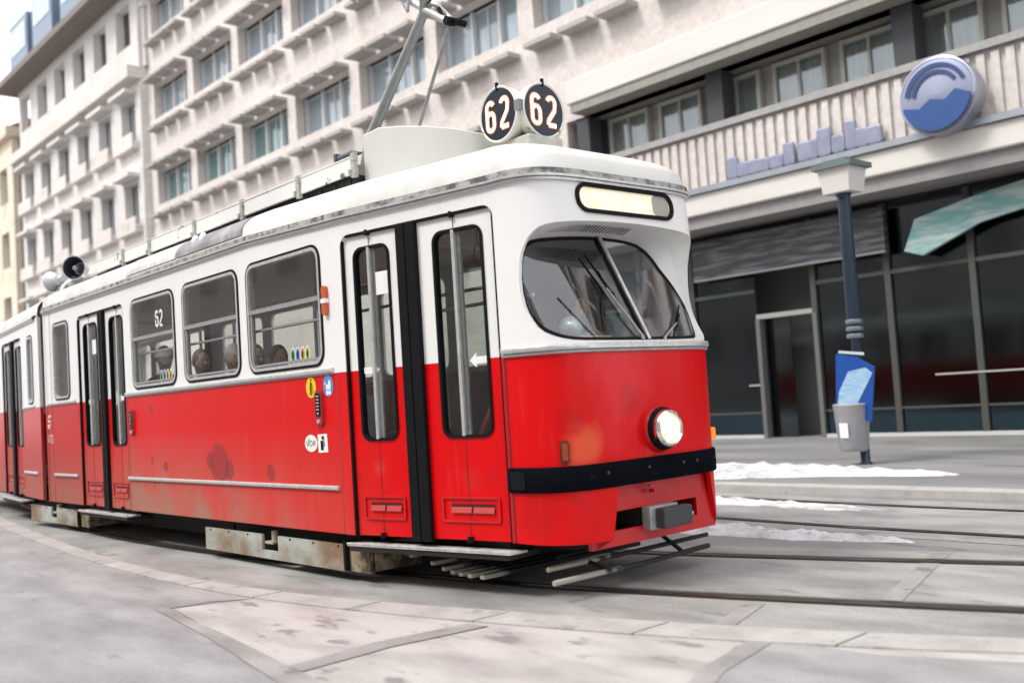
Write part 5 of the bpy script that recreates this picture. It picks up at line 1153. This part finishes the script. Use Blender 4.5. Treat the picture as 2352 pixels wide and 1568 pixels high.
for b in range(nb):
    for z in (3.2, 7.2, 11.2, 15.2):
        x = OX0+b*bw; f = MB(); f.box((x+1.2, OY+.2, z), (x+1.32, OY+.32, z+2.2)); f.box((x+bw-1.32, OY+.2, z), (x+bw-1.2, OY+.32, z+2.2)); f.box((x+bw/2-.06, OY+.2, z), (x+bw/2+.06, OY+.32, z+2.2)); fo = bpart(f, 'window', WFR, och, och)
        g = MB(); g.box((x+1.3, OY+.25, z), (x+bw-1.3, OY+.26, z+2.2)); bpart(g, 'window_pane', PANE, fo, och)
        g = MB(); g.box((x+1.3, OY+.28, z), (x+bw-1.3, OY+.29, z+2.2)); bpart(g, 'window_curtain', CURT, fo, och)
        if z > 7.5: g = MB(); g.box((x+.9, OY-.35, z+2.35), (x+bw-.9, OY, z+2.6)); g.box((x+.9, OY-.3, z-.35), (x+bw-.9, OY, z-.12)); bpart(g, 'window_surround', OC, fo, och)
mb = MB(); mb.box((OX0, OY-.8, 19), (OX1+.3, OY+12, 19.6)); mb.box((OX0, OY-.3, 6.0), (OX1+.0, OY, 6.35)); bpart(mb, 'cornice', OC, och, och)
mb = MB(); mb.add([(OX0, OY-.6, 19.6), (OX1+.3, OY-.6, 19.6), (OX1+.3, OY+5, 22.5), (OX0, OY+5, 22.5), (OX1+.3, OY+11, 19.6), (OX0, OY+11, 19.6)], [(0, 1, 2, 3), (3, 2, 4, 5), (1, 4, 2), (0, 3, 5)]); bpart(mb, 'roof', mat('roof_red', (.36, .14, .10), .8, var=.3), och, och)
# street side behind the camera: a plain row of houses so that glass and paint reflect a street, as in the photo's reflections
opp = building('opposite_building', 'pale plaster house row across the street, seen only as reflections in the tram glass')
mb = MB(); mb.box((-60, -26, -1), (40, -15, 15)); bpart(mb, 'wall', STONE2, opp, opp)
mb = MB()
for b in range(30):
    for z in (2.5, 6.3, 10.1): mb.box((-58+b*3.3, -15.0, z), (-56.4+b*3.3, -14.97, z+2.1))
bpart(mb, 'window', mat('dark_window', (.22, .22, .22), .3), opp, opp)

# ================================================================== lamp post with signs and litter bin
PX, PY = -2.50, 7.66
lp = empty('street_lamp', (PX, PY, G+.09), 'dark blue lamp post with a square white lantern standing in the snow strip', 'street lamp')
def lpp(mb, name, m, par=None, sm=None):
    o = mb.build(name, m, None, sm); o.parent = par or lp
    if par is None: o.matrix_parent_inverse = Matrix.Translation((-PX, -PY, -(G+.09)))
    return o
PB = mat('post_blue', (.035, .055, .085), .4, .3, var=.3)
mb = MB(); mb.lathe([(0, .10), (.05, .09), (.08, .065), (1.9, .062), (1.95, .10), (4.0, .085), (4.0, 0)], (PX, PY, G+.05), (0, 0, 1), 20); lpp(mb, 'pole', PB, None, 40)
mb = MB()
for z in (1.78, 1.88, 1.98): mb.lathe([(0, .11), (.03, .12), (.06, .11)], (PX, PY, z), (0, 0, 1), 20)
lpp(mb, 'collar', mat('collar_grey', (.18, .21, .25), .4, .4), None, 40)
mb = MB(); a, b = .24, .20
z0, z1 = 3.82, 4.16
mb.add([(PX-b, PY-b, z0), (PX+b, PY-b, z0), (PX+b, PY+b, z0), (PX-b, PY+b, z0), (PX-a, PY-a, z1), (PX+a, PY-a, z1), (PX+a, PY+a, z1), (PX-a, PY+a, z1)], [(0, 3, 2, 1), (4, 5, 6, 7), (0, 1, 5, 4), (1, 2, 6, 5), (2, 3, 7, 6), (3, 0, 4, 7)]); ln = lpp(mb, 'lantern', mat('lantern_white', (.66, .64, .62), .4))
mb = MB(); mb.box((PX-.30, PY-.30, z1), (PX+.30, PY+.30, z1+.07)); mb.box((PX-.18, PY-.18, z1+.07), (PX+.18, PY+.18, z1+.13)); lpp(mb, 'lantern_cap', mat('cap_teal', (.14, .19, .19), .5, .3), ln)
mb = MB(); mb.tube([(PX, PY, 3.7), (PX, PY, 3.84)], [.06, .12], 12); lpp(mb, 'lantern_neck', PB, ln, 40)
ps = empty('poster_sign', (PX, PY, 1.3), 'tilted blue poster board with pale blue arrow strapped to the lamp post', 'sign')
def psp(mb, name, m):
    o = mb.build(name, m); o.parent = ps; o.matrix_parent_inverse = Matrix.Translation((-PX, -PY, -1.3)); return o
yy = PY-.16
mb = MB(); mb.prism([(PX-.23, yy, 1.58), (PX+.06, yy, 1.52), (PX+.33, yy, 1.36), (PX+.22, yy, .62), (PX-.30, yy, .72)], (0, .03, 0)); psp(mb, 'sign_board', mat('poster_blue', (.010, .07, .30), .35))
mb = MB(); mb.prism([(PX-.26, yy-.002, .86), (PX+.02, yy-.002, .84), (PX+.30, yy-.002, 1.28), (PX+.20, yy-.002, 1.36), (PX-.06, yy-.002, 1.32), (PX-.22, yy-.002, 1.05)], (0, -.004, 0)); psp(mb, 'sign_graphic', mat('poster_pale', (.16, .38, .62), .4, var=.3, vscale=7, vstretch=(1, 1, 5), col2=(.45, .55, .66)))
mb = MB(); mb.prism([(PX-.20, yy-.003, .74), (PX+.06, yy-.003, .73), (PX+.06, yy-.003, .78), (PX-.20, yy-.003, .79)], (0, -.004, 0)); mb.prism([(PX-.18, yy-.003, 1.585), (PX+.20, yy-.003, 1.53), (PX+.20, yy-.003, 1.57), (PX-.18, yy-.003, 1.62)], (0, -.004, 0)); psp(mb, 'sign_strip', mat('poster_white', (.5, .55, .6), .4))
lb = empty('litter_bin', (PX-.15, PY, .5), 'light grey metal litter bin clamped to the lamp post under the blue board', 'litter bin')
mb = MB(); mb.lathe([(.24, .0), (.24, .17), (.30, .20), (.86, .24), (.88, .25), (.90, .23), (.90, .0)], (PX-.08, PY-.13, -.02), (0, 0, 1), 24); o = mb.build('bin_body', mat('bin_grey', (.36, .36, .38), .35, .4, var=.15), None, 40); o.parent = lb; o.matrix_parent_inverse = Matrix.Translation((-(PX-.15), -PY, -.5))
mb = MB(); mb.box((PX-.13, PY-.385, .42), (PX-.01, PY-.37, .62)); o = mb.build('bin_label', WHITE); o.parent = lb; o.matrix_parent_inverse = Matrix.Translation((-(PX-.15), -PY, -.5))
